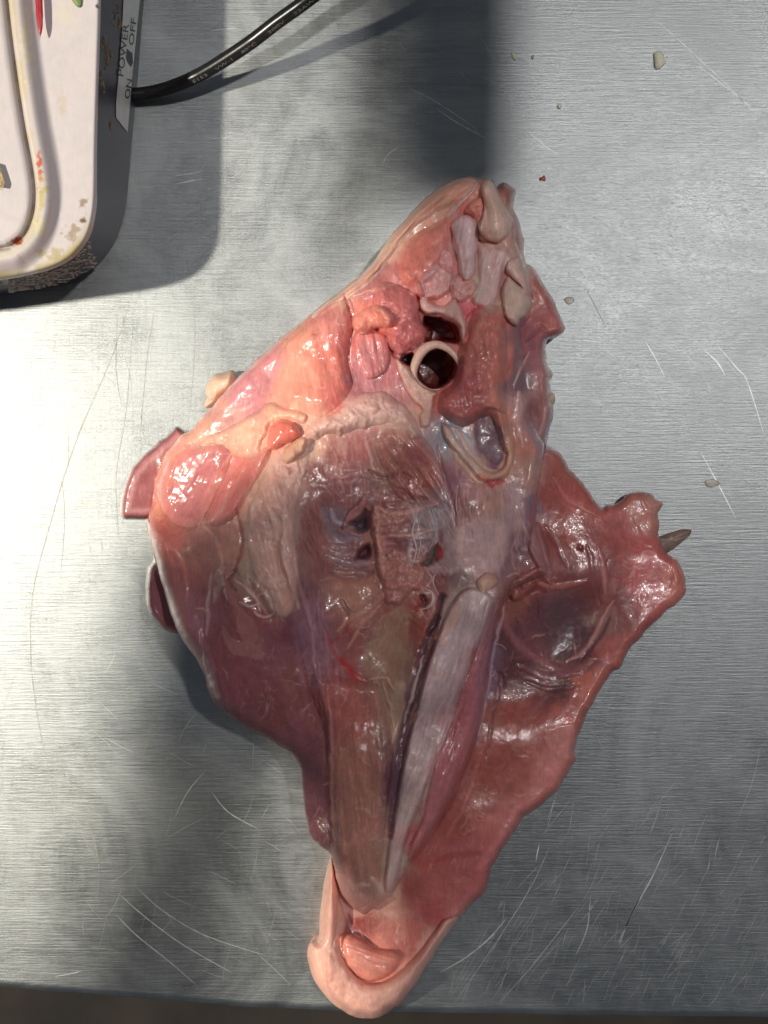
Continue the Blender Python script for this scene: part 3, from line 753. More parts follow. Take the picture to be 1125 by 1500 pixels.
for pts, w, col, a, dz in [
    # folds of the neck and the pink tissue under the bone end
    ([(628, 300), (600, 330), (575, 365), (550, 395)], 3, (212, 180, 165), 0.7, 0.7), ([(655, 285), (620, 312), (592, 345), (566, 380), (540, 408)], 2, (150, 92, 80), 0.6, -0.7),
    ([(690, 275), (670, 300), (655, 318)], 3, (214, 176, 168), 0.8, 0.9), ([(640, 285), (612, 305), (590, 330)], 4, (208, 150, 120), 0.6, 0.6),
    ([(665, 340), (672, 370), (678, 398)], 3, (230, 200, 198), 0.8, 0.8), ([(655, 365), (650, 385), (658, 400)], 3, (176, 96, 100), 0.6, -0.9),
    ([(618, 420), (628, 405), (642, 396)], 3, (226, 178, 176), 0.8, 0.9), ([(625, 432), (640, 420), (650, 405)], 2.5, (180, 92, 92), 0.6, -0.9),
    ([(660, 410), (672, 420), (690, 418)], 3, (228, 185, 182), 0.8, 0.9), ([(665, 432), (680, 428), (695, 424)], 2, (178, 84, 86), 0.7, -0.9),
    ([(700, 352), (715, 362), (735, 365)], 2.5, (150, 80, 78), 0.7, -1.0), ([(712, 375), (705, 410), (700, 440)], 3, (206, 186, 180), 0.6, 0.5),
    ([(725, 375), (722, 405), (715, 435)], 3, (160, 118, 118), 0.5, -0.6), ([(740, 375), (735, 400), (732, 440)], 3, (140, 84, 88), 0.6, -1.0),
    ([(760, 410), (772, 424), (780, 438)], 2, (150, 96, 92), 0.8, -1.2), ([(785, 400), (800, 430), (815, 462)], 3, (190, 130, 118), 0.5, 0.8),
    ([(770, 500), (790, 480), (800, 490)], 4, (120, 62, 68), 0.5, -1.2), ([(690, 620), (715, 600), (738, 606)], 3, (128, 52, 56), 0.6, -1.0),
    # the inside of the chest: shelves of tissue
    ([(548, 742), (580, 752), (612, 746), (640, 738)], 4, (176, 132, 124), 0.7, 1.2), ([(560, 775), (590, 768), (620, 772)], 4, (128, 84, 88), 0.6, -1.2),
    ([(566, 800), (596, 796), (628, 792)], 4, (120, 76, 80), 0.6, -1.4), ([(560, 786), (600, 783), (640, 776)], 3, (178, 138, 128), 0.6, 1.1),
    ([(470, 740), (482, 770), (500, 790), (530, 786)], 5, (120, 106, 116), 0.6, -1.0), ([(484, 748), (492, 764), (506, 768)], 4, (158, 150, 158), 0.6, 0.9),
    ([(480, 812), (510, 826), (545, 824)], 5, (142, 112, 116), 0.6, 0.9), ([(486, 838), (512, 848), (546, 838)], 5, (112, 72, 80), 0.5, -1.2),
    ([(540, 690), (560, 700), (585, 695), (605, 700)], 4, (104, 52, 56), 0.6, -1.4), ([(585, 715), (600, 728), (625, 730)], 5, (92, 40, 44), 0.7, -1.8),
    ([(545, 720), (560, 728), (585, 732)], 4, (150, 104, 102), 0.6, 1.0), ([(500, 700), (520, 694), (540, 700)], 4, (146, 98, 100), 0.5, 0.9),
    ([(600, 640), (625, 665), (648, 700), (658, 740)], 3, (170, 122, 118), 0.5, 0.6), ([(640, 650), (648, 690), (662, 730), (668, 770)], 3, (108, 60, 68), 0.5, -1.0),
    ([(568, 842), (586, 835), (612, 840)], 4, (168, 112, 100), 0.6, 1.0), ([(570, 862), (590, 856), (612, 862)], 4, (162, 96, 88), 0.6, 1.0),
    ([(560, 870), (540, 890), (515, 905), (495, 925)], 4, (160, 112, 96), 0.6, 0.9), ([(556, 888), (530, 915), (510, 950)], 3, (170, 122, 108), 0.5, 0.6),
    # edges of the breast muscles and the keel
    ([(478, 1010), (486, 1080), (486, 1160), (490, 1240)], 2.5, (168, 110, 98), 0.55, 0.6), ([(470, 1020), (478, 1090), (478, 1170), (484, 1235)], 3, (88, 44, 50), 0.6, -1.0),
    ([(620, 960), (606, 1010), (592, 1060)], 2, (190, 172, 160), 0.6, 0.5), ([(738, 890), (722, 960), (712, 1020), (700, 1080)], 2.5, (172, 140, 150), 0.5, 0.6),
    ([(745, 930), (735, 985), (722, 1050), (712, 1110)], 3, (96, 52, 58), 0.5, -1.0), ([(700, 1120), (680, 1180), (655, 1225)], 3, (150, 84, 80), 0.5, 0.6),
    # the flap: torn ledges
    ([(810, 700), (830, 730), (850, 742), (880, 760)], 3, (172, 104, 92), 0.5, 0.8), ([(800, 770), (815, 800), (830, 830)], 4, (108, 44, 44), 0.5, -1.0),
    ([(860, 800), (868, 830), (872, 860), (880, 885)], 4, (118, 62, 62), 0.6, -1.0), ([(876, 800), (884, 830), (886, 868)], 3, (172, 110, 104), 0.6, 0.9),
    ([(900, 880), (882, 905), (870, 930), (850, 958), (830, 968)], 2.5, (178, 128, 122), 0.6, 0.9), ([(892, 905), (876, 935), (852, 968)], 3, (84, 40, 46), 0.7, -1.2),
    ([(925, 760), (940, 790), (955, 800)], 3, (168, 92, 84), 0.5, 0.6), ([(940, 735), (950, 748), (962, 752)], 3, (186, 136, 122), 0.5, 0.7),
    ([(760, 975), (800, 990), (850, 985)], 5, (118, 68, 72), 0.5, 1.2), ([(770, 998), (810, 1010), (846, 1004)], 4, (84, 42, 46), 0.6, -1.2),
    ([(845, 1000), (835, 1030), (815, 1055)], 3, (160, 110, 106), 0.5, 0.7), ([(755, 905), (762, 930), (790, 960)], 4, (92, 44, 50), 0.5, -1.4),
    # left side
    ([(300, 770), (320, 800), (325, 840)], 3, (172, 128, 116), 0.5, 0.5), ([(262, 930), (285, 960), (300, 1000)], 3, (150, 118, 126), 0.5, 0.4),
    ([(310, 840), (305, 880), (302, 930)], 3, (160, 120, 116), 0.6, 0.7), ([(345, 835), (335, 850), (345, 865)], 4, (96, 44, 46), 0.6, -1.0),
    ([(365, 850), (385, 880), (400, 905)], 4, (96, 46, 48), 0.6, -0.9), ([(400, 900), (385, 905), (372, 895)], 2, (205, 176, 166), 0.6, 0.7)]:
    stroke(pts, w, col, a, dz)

# --- random capillaries and white tags, everywhere on the meat
rr = random.Random(12)
for _ in range(260):
    x, y = rr.uniform(230, 960), rr.uniform(280, 1400)
    a = rr.uniform(0, 6.28)
    p = [(x, y)]
    for _k in range(3):
        a += rr.gauss(0, 0.6)
        p.append((p[-1][0] + 7 * math.cos(a), p[-1][1] + 7 * math.sin(a)))
    if rr.random() < 0.5:
        stroke(p, rr.uniform(0.8, 1.6), (205, 160, 148), rr.uniform(0.2, 0.55), 0.2)
    else:
        stroke(p, rr.uniform(0.6, 1.3), (140, 30, 32), rr.uniform(0.2, 0.5), -0.1)

# a faint pale web of connective tissue, and bruised purple patches
an = math.radians(68)
uu = (X * math.cos(an) - Y * math.sin(an)) / 3.2 + 7 * fbm(X, Y, 40, 401, 3)
vv_ = X * math.sin(an) + Y * math.cos(an) + 9 * fbm(X, Y, 46, 411, 3)
web = np.clip((ridged(uu, vv_, 9, 421, 3) - 0.62) / 0.38, 0, 1) * sstep(-0.15, 0.35, fbm(X, Y, 60, 431, 3))
C += (web * 0.34)[..., None] * (albedo((206, 172, 164)) - C)
web2 = np.clip((ridged(X + 8 * fbm(X, Y, 24, 441, 3), Y, 26, 451, 3) - 0.74) / 0.26, 0, 1) * sstep(-0.1, 0.3, fbm(X, Y, 70, 461, 2))
C += (web2 * 0.38)[..., None] * (albedo((200, 160, 152)) - C)
red = np.clip((ridged(X + 10 * fbm(X, Y, 24, 471, 3), Y, 22, 481, 2) - 0.86) / 0.14, 0, 1) * sstep(0.0, 0.35, fbm(X, Y, 80, 491, 2))
C += (red * 0.45)[..., None] * (albedo((140, 44, 46)) - C)
DZ += 0.00022 * web + 0.0003 * web2
C *= (1 + 0.10 * fbm(X, Y, 12, 71, 4)[..., None] + 0.08 * fbm(X, Y, 45, 81, 3)[..., None])
C = np.clip(C, 0.002, 0.9)

heights_torso = """700 290 3.6|650 330 3.2|600 380 3.4|740 400 3.6|560 440 4.3|640 440 4.0|690 480 4.4|470 520 4.4|400 560 3.9|330 640 3.6|260 720 3.0|540 560 4.3
700 600 4.6|770 600 3.9|560 620 4.9|400 640 4.8|380 760 5.4|270 820 4.2|320 930 5.0|360 1000 4.6|400 860 5.6|470 700 5.0|530 700 4.5|520 800 3.9|480 900 4.5
620 750 4.5|700 760 5.2|600 850 4.4|700 860 5.0|560 950 3.8|640 960 4.6|600 1150 3.9|570 1290 3.0|500 1100 3.6|465 1180 2.6|440 1000 4.2|520 1330 2.4|770 720 4.4
760 800 4.0|720 980 3.9|690 1080 3.4|640 1220 3.0|590 540 4.2|440 620 4.8|500 600 5.0|340 800 5.2|420 1060 3.6|545 1200 3.4"""
heights_right = """820 690 2.0|800 660 2.4|850 730 1.5|920 750 1.2|960 745 1.0|980 850 1.5|940 850 1.6|860 820 1.9|820 920 0.9|850 930 1.0|760 900 2.2|900 930 1.8|870 980 1.9
780 1010 1.5|740 1100 2.4|800 1080 2.4|830 1100 2.0|700 1200 2.5|640 1300 2.1|760 850 2.4|680 1300 1.9|760 1170 2.2|560 1440 2.0|520 1350 1.2|540 1400 1.7|600 1360 1.9
480 1420 2.0|700 950 2.0|740 960 1.6|650 1150 2.4|800 850 2.2|840 780 1.7|560 1340 1.4|490 1300 1.6"""


def hfield(txt, x, y):
    H = np.array([[float(v) for v in t.split()] for t in txt.replace('\n', '|').split('|') if t.strip()])
    num = np.zeros(x.shape)
    den = np.full(x.shape, 1e-12)
    for px, py, h in H:
        w = np.exp(-((x - px) ** 2 + (y - py) ** 2) / (2 * 34.0 ** 2)) + 1e-6 / (1 + ((x - px) ** 2 + (y - py) ** 2) / 1e4)
        num += w * h
        den += w
    return num / den * 0.01


torso_out = [(683, 259), (652, 268), (625, 288), (598, 315), (570, 348), (545, 385), (515, 414), (480, 439), (437, 475), (388, 516), (352, 550), (320, 585),
             (281, 628), (262, 640), (240, 668), (228, 700), (222, 735), (216, 760), (217, 777), (226, 811), (236, 850), (250, 900), (264, 932), (278, 953), (295, 980),
             (307, 1017), (322, 1037), (349, 1059), (383, 1078), (410, 1093), (427, 1105), (440, 1130), (449, 1202), (459, 1230), (484, 1253), (492, 1285),
             (505, 1318), (530, 1338), (548, 1330), (565, 1318), (580, 1300), (605, 1262), (640, 1215), (668, 1165), (690, 1110), (705, 1060), (713, 1010), (720, 960),
             (728, 915), (740, 880), (760, 858), (790, 845), (802, 838), (797, 815), (788, 790), (785, 760), (788, 720), (794, 690), (797, 655), (788, 635), (778, 600),
             (772, 560), (766, 520), (762, 485), (775, 465), (779, 440), (776, 410), (766, 385), (757, 350), (752, 322), (740, 295), (722, 265), (705, 262)]
right_out = [(797, 652), (820, 664), (833, 685), (849, 702), (866, 723), (882, 744), (889, 739), (908, 735), (921, 724), (936, 719), (953, 721), (960, 729), (967, 733),
             (972, 740), (963, 753), (965, 768), (967, 789), (977, 810), (990, 817), (998, 827), (1005, 855), (1002, 872), (970, 903), (939, 931), (922, 952), (908, 978),
             (898, 985), (887, 1000), (863, 1042), (847, 1080), (842, 1100), (845, 1109), (838, 1122), (827, 1144), (803, 1171), (768, 1198), (745, 1230), (725, 1261),
             (711, 1304), (690, 1328), (662, 1359), (639, 1394), (615, 1429), (596, 1459), (576, 1478), (553, 1490), (522, 1489), (498, 1476), (477, 1455), (470, 1420),
             (474, 1374), (478, 1339), (482, 1292), (490, 1262), (540, 1240), (600, 1180), (640, 1100), (660, 1000), (680, 900), (720, 820), (760, 740), (780, 680)]
torso_poly = catmull(torso_out, 4)
right_poly = catmull(right_out, 4)


def torso_height(x, y):
    return hfield(heights_torso, x, y)


pits = [  # openings into the body cavity: outline, depth in mm, slope width in px
    ([(622, 462), (640, 463), (660, 470), (671, 480), (675, 498), (668, 503), (650, 502), (635, 508), (622, 500), (626, 485), (619, 475)], 11, 8),
    ([(612, 520), (625, 509), (645, 508), (662, 515), (670, 530), (668, 548), (655, 563), (642, 571), (622, 568), (610, 555), (607, 538)], 17, 7),
    ([(590, 520), (604, 518), (606, 530), (600, 536), (588, 530)], 8, 5),
    ([(505, 770), (520, 758), (534, 745), (542, 755), (540, 775), (520, 778)], 4.5, 11),
    ([(520, 806), (530, 795), (543, 790), (548, 812), (535, 822), (518, 818)], 4, 11),
    ([(612, 822), (625, 808), (642, 800), (640, 820), (622, 830)], 2.5, 9),
    ([(612, 868), (628, 872), (624, 892), (614, 884)], 2.5, 8),
    ([(640, 868), (655, 872), (645, 905), (632, 935), (622, 930), (634, 895)], 3, 9),
]
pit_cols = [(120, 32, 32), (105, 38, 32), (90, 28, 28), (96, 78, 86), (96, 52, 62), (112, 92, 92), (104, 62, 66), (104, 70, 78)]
PITZ = np.zeros(X.shape)
for (poly, dep, sl), pc in zip(pits, pit_cols):
    P = catmull(poly, 4)
    s = win(P[:, 0].min(), P[:, 0].max(), P[:, 1].min(), P[:, 1].max(), 20)
    sd, _, _ = sdist(X[s] + 1.2 * vnoise(X[s], Y[s], 8, 5), Y[s] + (1.2 if dep > 5 else 6) * vnoise(X[s], Y[s], 11, 6), P)
    m = sstep(-1.5, sl, sd)
    PITZ[s] = np.maximum(PITZ[s], m * dep * 0.001)
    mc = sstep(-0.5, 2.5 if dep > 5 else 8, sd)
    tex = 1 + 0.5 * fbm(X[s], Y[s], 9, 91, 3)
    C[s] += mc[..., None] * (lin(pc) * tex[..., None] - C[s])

relief = 0.0012 * fbm(X, Y, 50, 101, 2) + 0.0003 * fbm(X, Y, 16, 111, 2) + 0.00006 * fbm(X, Y, 5, 121, 2)
rough_zone = np.exp(-(((X - 570) / 100) ** 2 + ((Y - 790) / 110) ** 2)) + np.exp(-(((X - 650) / 80) ** 2 + ((Y - 420) / 70) ** 2)) \
    + 0.7 * np.exp(-(((X - 820) / 80) ** 2 + ((Y - 930) / 80) ** 2)) + 0.5 * np.exp(-(((X - 400) / 50) ** 2 + ((Y - 800) / 110) ** 2))
relief = relief + rough_zone * (0.0009 * ridged(X, Y, 34, 131, 3) + 0.0003 * fbm(X, Y, 8, 141, 3))
DZ *= 0.5

ROOT_LOC = Vector(W(560, 850, 0))
carcass = empty('poultry_carcass', ROOT_LOC)
tag(carcass, 'raw skinned poultry carcass, pink and torn, lying on the steel table', 'raw poultry')


def build_sheet(name, mask_in, PX, PY, Z, colr, mat, parent, off, zlow=0.0, inset=0.6, lower=None):
    """mesh of the cells touching the mask, closed by a skirt that turns down and under"""
    ni, nj = mask_in.shape
    cell = mask_in[:-1, :-1] | mask_in[1:, :-1] | mask_in[:-1, 1:] | mask_in[1:, 1:]
    use = np.zeros(mask_in.shape, dtype=bool)
    use[:-1, :-1] |= cell
    use[1:, :-1] |= cell
    use[:-1, 1:] |= cell
    use[1:, 1:] |= cell
    idx = np.full(mask_in.shape, -1)
    idx[use] = np.arange(use.sum())
    k = S * (HC - Z[use]) / HC
    vx = (PX[use] - 562.5) * k - off[0]
    vy = (750 - PY[use]) * k - off[1]
    vz = Z[use] - off[2]
    V = np.stack([vx, vy, vz], 1)
    a = idx[:-1, :-1][cell]
    b = idx[1:, :-1][cell]
    c = idx[1:, 1:][cell]
    d = idx[:-1, 1:][cell]
    F = np.stack([a, d, c, b], 1)
    cols = colr[use]
    # boundary edges
    E = np.concatenate([F[:, [0, 1]], F[:, [1, 2]], F[:, [2, 3]], F[:, [3, 0]]])
    key = np.minimum(E[:, 0], E[:, 1]).astype(np.int64) * (10 ** 7) + np.maximum(E[:, 0], E[:, 1])
    _, inv, cnt = np.unique(key, return_inverse=True, return_counts=True)
    be = E[cnt[inv] == 1]
    bv = np.unique(be)
    m1 = {}
    base = len(V)
    for q, v in enumerate(bv):
        m1[v] = base + q
    ctr = V[:, :2].mean(0)
    low = V[bv].copy()
    tow = ctr - low[:, :2]
    tow /= np.maximum(np.hypot(tow[:, 0], tow[:, 1])[:, None], 1e-6)
    if lower is None:
        low[:, 2] = zlow - off[2]
    else:
        low[:, 2] -= lower
    low[:, :2] += tow * (S * inset)
    V = np.concatenate([V, low])
    cols = np.concatenate([cols, cols[bv]])
    SK = np.array([[e1, e0, m1[e0], m1[e1]] for e0, e1 in be])
    F = np.concatenate([F, SK])
    me = bpy.data.meshes.new(name)
    me.vertices.add(len(V))
    me.vertices.foreach_set('co', V.astype(np.float32).ravel())
    me.loops.add(F.size)
    me.loops.foreach_set('vertex_index', F.astype(np.int32).ravel())
    me.polygons.add(len(F))
    me.polygons.foreach_set('loop_start', np.arange(0, F.size, 4, dtype=np.int32))
    me.update(calc_edges=True)
    me.validate()
    at = me.color_attributes.new('Col', 'FLOAT_COLOR', 'POINT')
    at.data.foreach_set('color', np.concatenate([cols, np.ones((len(cols), 1))], 1).astype(np.float32).ravel())
    return link(name, me, mat, parent)


def snap(s, sd, nx, ny):
    PX = X[s].copy()
    PY = Y[s].copy()
    o = sd < 0
    PX[o] = nx[o]
    PY[o] = ny[o]
    return PX, PY


ZG = np.zeros(X.shape)          # top surface so far


def standalone(name, poly, hfun, lam, rim, mat, jag=1.2, rel=1.0, colr=None, strokes_on=True, pit=False, smooth=4, parent=None, seed=0):
    P = catmull(poly, smooth)
    s = win(P[:, 0].min(), P[:, 0].max(), P[:, 1].min(), P[:, 1].max(), 8)
    t = np.arange(len(P))
    P = P + np.stack([vnoise(P[:, 0], P[:, 1], 13, 201 + seed), vnoise(P[:, 0], P[:, 1], 13, 202 + seed)], 1) * jag
    sd, nx, ny = sdist(X[s], Y[s], P)
    sdc = np.maximum(sd, 0)
    q = np.clip(1 - sdc / lam, 0, 1)
    pr = rim + (1 - rim) * np.sqrt(1 - q ** 2)
    Hh = hfun(X[s], Y[s]) if callable(hfun) else np.full(sd.shape, hfun)
    Z = Hh * pr + relief[s] * rel * sstep(0, 14, sdc)
    if strokes_on:
        Z = Z + DZ[s] * sstep(0, 6, sdc) * (0.5 if name == 'right_breast_muscle' else 1.0)
    if pit:
        Z = Z - PITZ[s]
    Z = np.maximum(Z, 0.0008)
    inside = sd > 0
    ZG[s] = np.where(inside, np.maximum(ZG[s], Z), ZG[s])
    PX, PY = snap(s, sd, nx, ny)
    cc = C[s] if colr is None else colr(X[s], Y[s], C[s], sdc)
    return build_sheet(name, inside, PX, PY, Z, np.clip(cc, 0.002, 0.9), mat, parent or carcass, ROOT_LOC, 0.0003, 5)


SOFT = {'neck_skin', 'shoulder_fillet', 'side_fillet', 'fat_cover', 'fat_lobe', 'thigh_muscle', 'lower_muscle', 'inner_muscle', 'coracoid_muscle',
        'keel_side', 'neck_muscle', 'neck_membrane', 'side_membrane', 'flap_fold', 'collar_bone', 'torn_tissue', 'rib_column', 'fat_pad', 'keel_bone'}


def over(name, poly, t, ew, mat, col=None, cmix=1.0, fib=None, jag=1.0, rel=0.4, bumpy=0.0, dome=0.0, smooth=4, label=None, seed=0, parent=None, edgecol=None):
    """a lobe, pad or bone lying on what is below, with its own rounded border"""
    soft = name in SOFT
    P = catmull(poly, smooth)
    P = P + np.stack([vnoise(P[:, 0], P[:, 1], 8, 211 + seed), vnoise(P[:, 0], P[:, 1], 8, 212 + seed)], 1) * jag
    s = win(P[:, 0].min(), P[:, 0].max(), P[:, 1].min(), P[:, 1].max(), 8)
    sd, nx, ny = sdist(X[s], Y[s], P)
    sdc = np.maximum(sd, 0)
    q = np.clip(1 - sdc / ew, 0, 1)
    pr = np.sqrt(1 - q ** 2)
    mxd = max(sdc.max(), 1e-3)
    # bodies smooth over what they cover
    base = ZG[s]
    if soft:
        pr = sstep(-0.25 * ew, ew * 0.9, sdc)
    Z = base - (0.0002 if soft else 0.0006) * (1 - sstep(0, 3, sdc)) + t * 0.001 * pr + dome * 0.001 * np.sin(np.clip(sdc / mxd, 0, 1) * math.pi / 2)
    x, y = X[s], Y[s]
    if bumpy:
        Z = Z + bumpy * 0.001 * fbm(x, y, 13, 221 + seed, 3) * pr
    cc = C[s]
    if col is not None:
        cm = albedo(col)
        tex = (1 + 0.12 * fbm(x, y, 20, 231 + seed, 4))[..., None]
        mm = (cmix * sstep(-3, 9 if soft else 3, sdc))[..., None]
        cc = cc * (1 - mm) + cm * tex * mm
    if edgecol is not None:
        ecm = albedo(edgecol[0])
        em = (1 - sstep(edgecol[1] * 0.4, edgecol[1] * 1.2, sdc))[..., None]
        cc = cc * (1 - em) + ecm * em
    if fib:
        ang, amp, wl = fib
        ca, sa = math.cos(math.radians(ang)), -math.sin(math.radians(ang))
        u = x * ca + y * sa
        v = -x * sa + y * ca
        fn = fbm(u / 9.0, v, wl, 241 + seed, 3)
        Z = Z + amp * 0.001 * fn * pr
        cc = cc * (1 + 0.16 * fn[..., None])
    inside = sd > 0
    ZG[s] = np.where(inside, np.maximum(ZG[s], Z), ZG[s])
    PX, PY = snap(s, sd, nx, ny)
    o = build_sheet(name, inside, PX, PY, Z, np.clip(cc, 0.002, 0.9), mat, parent or carcass, ROOT_LOC, 0, 0.5, lower=0.0022)
    if label:
        o['label'] = label
    return o


def zat(px, py):
    i = int(round((px - GX[0]) / STEP))
    j = int(round((py - GY[0]) / STEP))
    return float(ZG[min(max(i, 0), len(GX) - 1), min(max(j, 0), len(GY) - 1)])


def flat(c, mixv=1.0):
    return lambda x, y, cc, sd: cc * (1 - mixv) + albedo(c) * (1 + 0.15 * fbm(x, y, 18, 251, 4))[..., None] * mixv


# ---- pieces that lie lowest
standalone('right_breast_muscle', right_out, lambda x, y: hfield(heights_right, x, y) * 0.9, 13, 0.4, M_flesh, 2.2, 0.45)


def flapcol(x, y, cc, sd):
    rim = (1 - sstep(2, 7, sd))[..., None]
    c = albedo((126, 70, 70)) * (1 + 0.2 * fbm(x, y, 16, 3, 4))[..., None]
    c = c + rim * (albedo((98, 52, 56)) - c)
    band = np.exp(-((sd - 13) / 4.0) ** 2)[..., None]
    return c + band * 0.5 * (albedo((165, 125, 125)) - c)


standalone('shoulder_flap', [(258, 624), (272, 632), (290, 650), (270, 700), (240, 750), (225, 760), (196, 761), (176, 756), (177, 731), (188, 692), (203, 672), (224, 654), (240, 640)],
           0.020, 9, 0.6, M_lobe, 1.4, 0.6, flapcol, False)
standalone('side_lobe', [(230, 815), (222, 822), (215, 836), (213, 860), (214, 888), (224, 910), (244, 924), (262, 929), (285, 925), (280, 860)], 0.024, 10, 0.6, M_lobe, 1.2, 0.6,
           flat((118, 62, 66)), False)
for q, (poly, h) in enumerate([([(345, 545), (330, 545), (310, 552), (301, 566), (304, 580), (318, 590), (345, 570)], 0.020),
                               ([(318, 570), (304, 580), (299, 592), (305, 598), (322, 590)], 0.014)]):
    standalone('fat_lump', poly, h, 16, 0.2, M_fat, 1.4, 0.6, flat((218, 186, 160)), False, seed=q)
# neck side, right
standalone('neck_side_muscle', [(735, 268), (750, 273), (757, 282), (752, 304), (760, 324), (767, 349), (769, 382), (785, 397), (805, 430), (818, 455), (827, 477), (822, 491),
                                (803, 499), (799, 515), (800, 526), (806, 546), (806, 560), (810, 585), (811, 604), (803, 635), (797, 655), (760, 650), (735, 560), (735, 420), (720, 300)],
           lambda x, y: 0.026 + 0.004 * np.sin(y / 40.0), 14, 0.4, M_flesh, 1.6, 0.8)
for q, (cx, cy, r) in enumerate([(800, 549, 9), (803, 585, 11), (801, 612, 9), (797, 635, 7)]):
    pts = [(cx + r * math.cos(a) * (1.0 if math.cos(a) > 0 else 1.2), cy + r * 1.15 * math.sin(a)) for a in np.linspace(0, 2 * math.pi, 9)[:-1]]
    standalone('skin_bump', pts, 0.024 - 0.001 * q, 9, 0.4, M_fat, 0.8, 0.2, flat((205, 180, 150)), False, seed=q)

# ---- torso
standalone('torso_muscle', torso_out, torso_height, 20, 0.74, M_flesh, 1.4, 1.0, pit=True)

# ---- lobes, fat, cartilage and bones lying on it
over('neck_skin', [(683, 261), (652, 270), (625, 290), (598, 317), (570, 350), (545, 387), (515, 416), (490, 434), (455, 463), (470, 462), (515, 433), (548, 410), (575, 372),
                   (600, 340), (640, 312), (668, 300), (690, 285), (700, 268)], 1.8, 9, M_fat, (205, 155, 128), 0.55, (42, 0.9, 6), 1.5, edgecol=((190, 160, 148), 4))
over('neck_muscle', [(662, 318), (640, 325), (605, 345), (585, 370), (583, 400), (600, 420), (625, 412), (650, 385), (662, 350)], 3.0, 14, M_flesh, (176, 98, 84), 0.6, (40, 0.4, 5), dome=1.5)
over('torn_tissue', [(612, 412), (625, 398), (640, 386), (655, 390), (664, 402), (662, 425), (645, 438), (625, 440), (612, 432)], 3.4, 8, M_rag, (236, 184, 180), 0.75, bumpy=1.6, jag=2.5, seed=1)
over('torn_tissue', [(646, 372), (652, 364), (664, 366), (668, 384), (664, 400), (652, 396), (644, 386)], 3, 7, M_rag, (224, 168, 166), 0.7, bumpy=1.6, seed=2)
over('torn_tissue', [(664, 405), (680, 402), (698, 412), (697, 428), (684, 440), (668, 440), (660, 425)], 3, 7, M_rag, (236, 184, 178), 0.75, bumpy=2.2, jag=2, seed=3)
over('torn_tissue', [(610, 436), (600, 428), (604, 418), (614, 412), (622, 428), (620, 440)], 2.4, 5, M_rag, (200, 130, 125), 0.7, bumpy=1.4, jag=2, seed=4)
over('neck_membrane', [(700, 352), (735, 360), (752, 378), (740, 400), (732, 430), (722, 448), (700, 450), (690, 440), (700, 415), (700, 380)], 2.0, 9, M_fat, (186, 158, 154), 0.7, (75, 0.7, 6), seed=5)
over('wing_cartilage', [(664, 322), (676, 314), (692, 318), (701, 335), (700, 360), (697, 390), (691, 408), (680, 410), (673, 398), (671, 376), (664, 352), (660, 334)],
     3.4, 7, M_bone, (244, 214, 212), 0.85, (80, 0.5, 8), 1.5, dome=2.0, seed=6)
over('bone_socket', [(684, 300), (697, 290), (708, 292), (712, 320), (706, 342), (700, 335), (692, 318), (680, 312)], 3.5, 9, M_rag, (215, 140, 125), 0.7, bumpy=1.4, seed=7)
over('wing_bone_end', [(704, 272), (708, 265), (716, 262), (724, 265), (731, 285), (742, 304), (751, 320), (751, 333), (742, 348), (732, 355), (716, 353), (704, 344), (700, 332),
                       (706, 318), (708, 300), (706, 285)], 4.5, 5, M_bone, (250, 212, 192), 0.95, None, 0.8, dome=3.0, seed=8, smooth=2, label='pale knobbly bone end')
over('cartilage_lobe', [(752, 378), (764, 377), (772, 390), (777, 408), (779, 428), (772, 432), (762, 418), (750, 408), (741, 397), (743, 384)], 3.0, 5, M_bone, (240, 206, 192), 0.9, seed=9, dome=1.5)
over('cartilage_lobe', [(744, 404), (752, 410), (768, 424), (779, 436), (780, 450), (770, 462), (762, 468), (758, 478), (748, 474), (738, 460), (735, 440), (737, 420)], 3.4, 5, M_bone,
     (242, 210, 192), 0.9, seed=10, dome=2.5)
over('pleura_ridge', [(614, 440), (622, 434), (636, 444), (650, 447), (664, 438), (674, 446), (681, 462), (684, 482), (681, 502), (675, 500), (672, 482), (662, 470), (645, 462), (628, 461), (616, 454)],
     3.4, 6, M_bone, (240, 196, 186), 0.85, None, 1.4, dome=1.2, seed=11)
over('shoulder_fillet', [(512, 438), (519, 470), (512, 520), (518, 560), (500, 590), (470, 610), (440, 601), (408, 594), (395, 565), (408, 520), (440, 482), (480, 450)], 2.2, 26, M_lobe, None, 0,
     (-75, 0.25, 6), dome=1.5, seed=12)
over('side_fillet', [(262, 664), (290, 650), (318, 645), (340, 660), (332, 690), (314, 728), (300, 757), (285, 772), (258, 768), (238, 748), (230, 712), (240, 682)], 2.0, 18, M_lobe, (160, 96, 94), 0.7,
     (62, 0.3, 6), dome=1.5, seed=13)
over('side_fillet', [(372, 664), (396, 655), (392, 675), (372, 708), (352, 745), (336, 764), (312, 772), (302, 762), (320, 728), (344, 690)], 2.0, 12, M_lobe, (172, 92, 86), 0.6, (60, 0.3, 6), dome=1, seed=14)
over('fat_cover', [(300, 640), (330, 628), (370, 605), (395, 590), (420, 598), (450, 606), (445, 622), (420, 615), (400, 618), (388, 640), (375, 668), (345, 672), (325, 650), (295, 655)],
     1.6, 8, M_fat, (236, 178, 152), 0.75, (75, 0.4, 7), 2.0, seed=15, bumpy=0.6)
over('fat_lobe', [(448, 622), (462, 632), (455, 655), (450, 690), (440, 720), (432, 770), (440, 830), (436, 880), (420, 905), (404, 900), (395, 870), (375, 850), (366, 820), (362, 780),
                  (366, 740), (385, 700), (400, 662), (425, 650)], 1.3, 20, M_fat, (208, 162, 150), 0.55, (-75, 0.6, 9), 2.0, seed=16, bumpy=0.7)
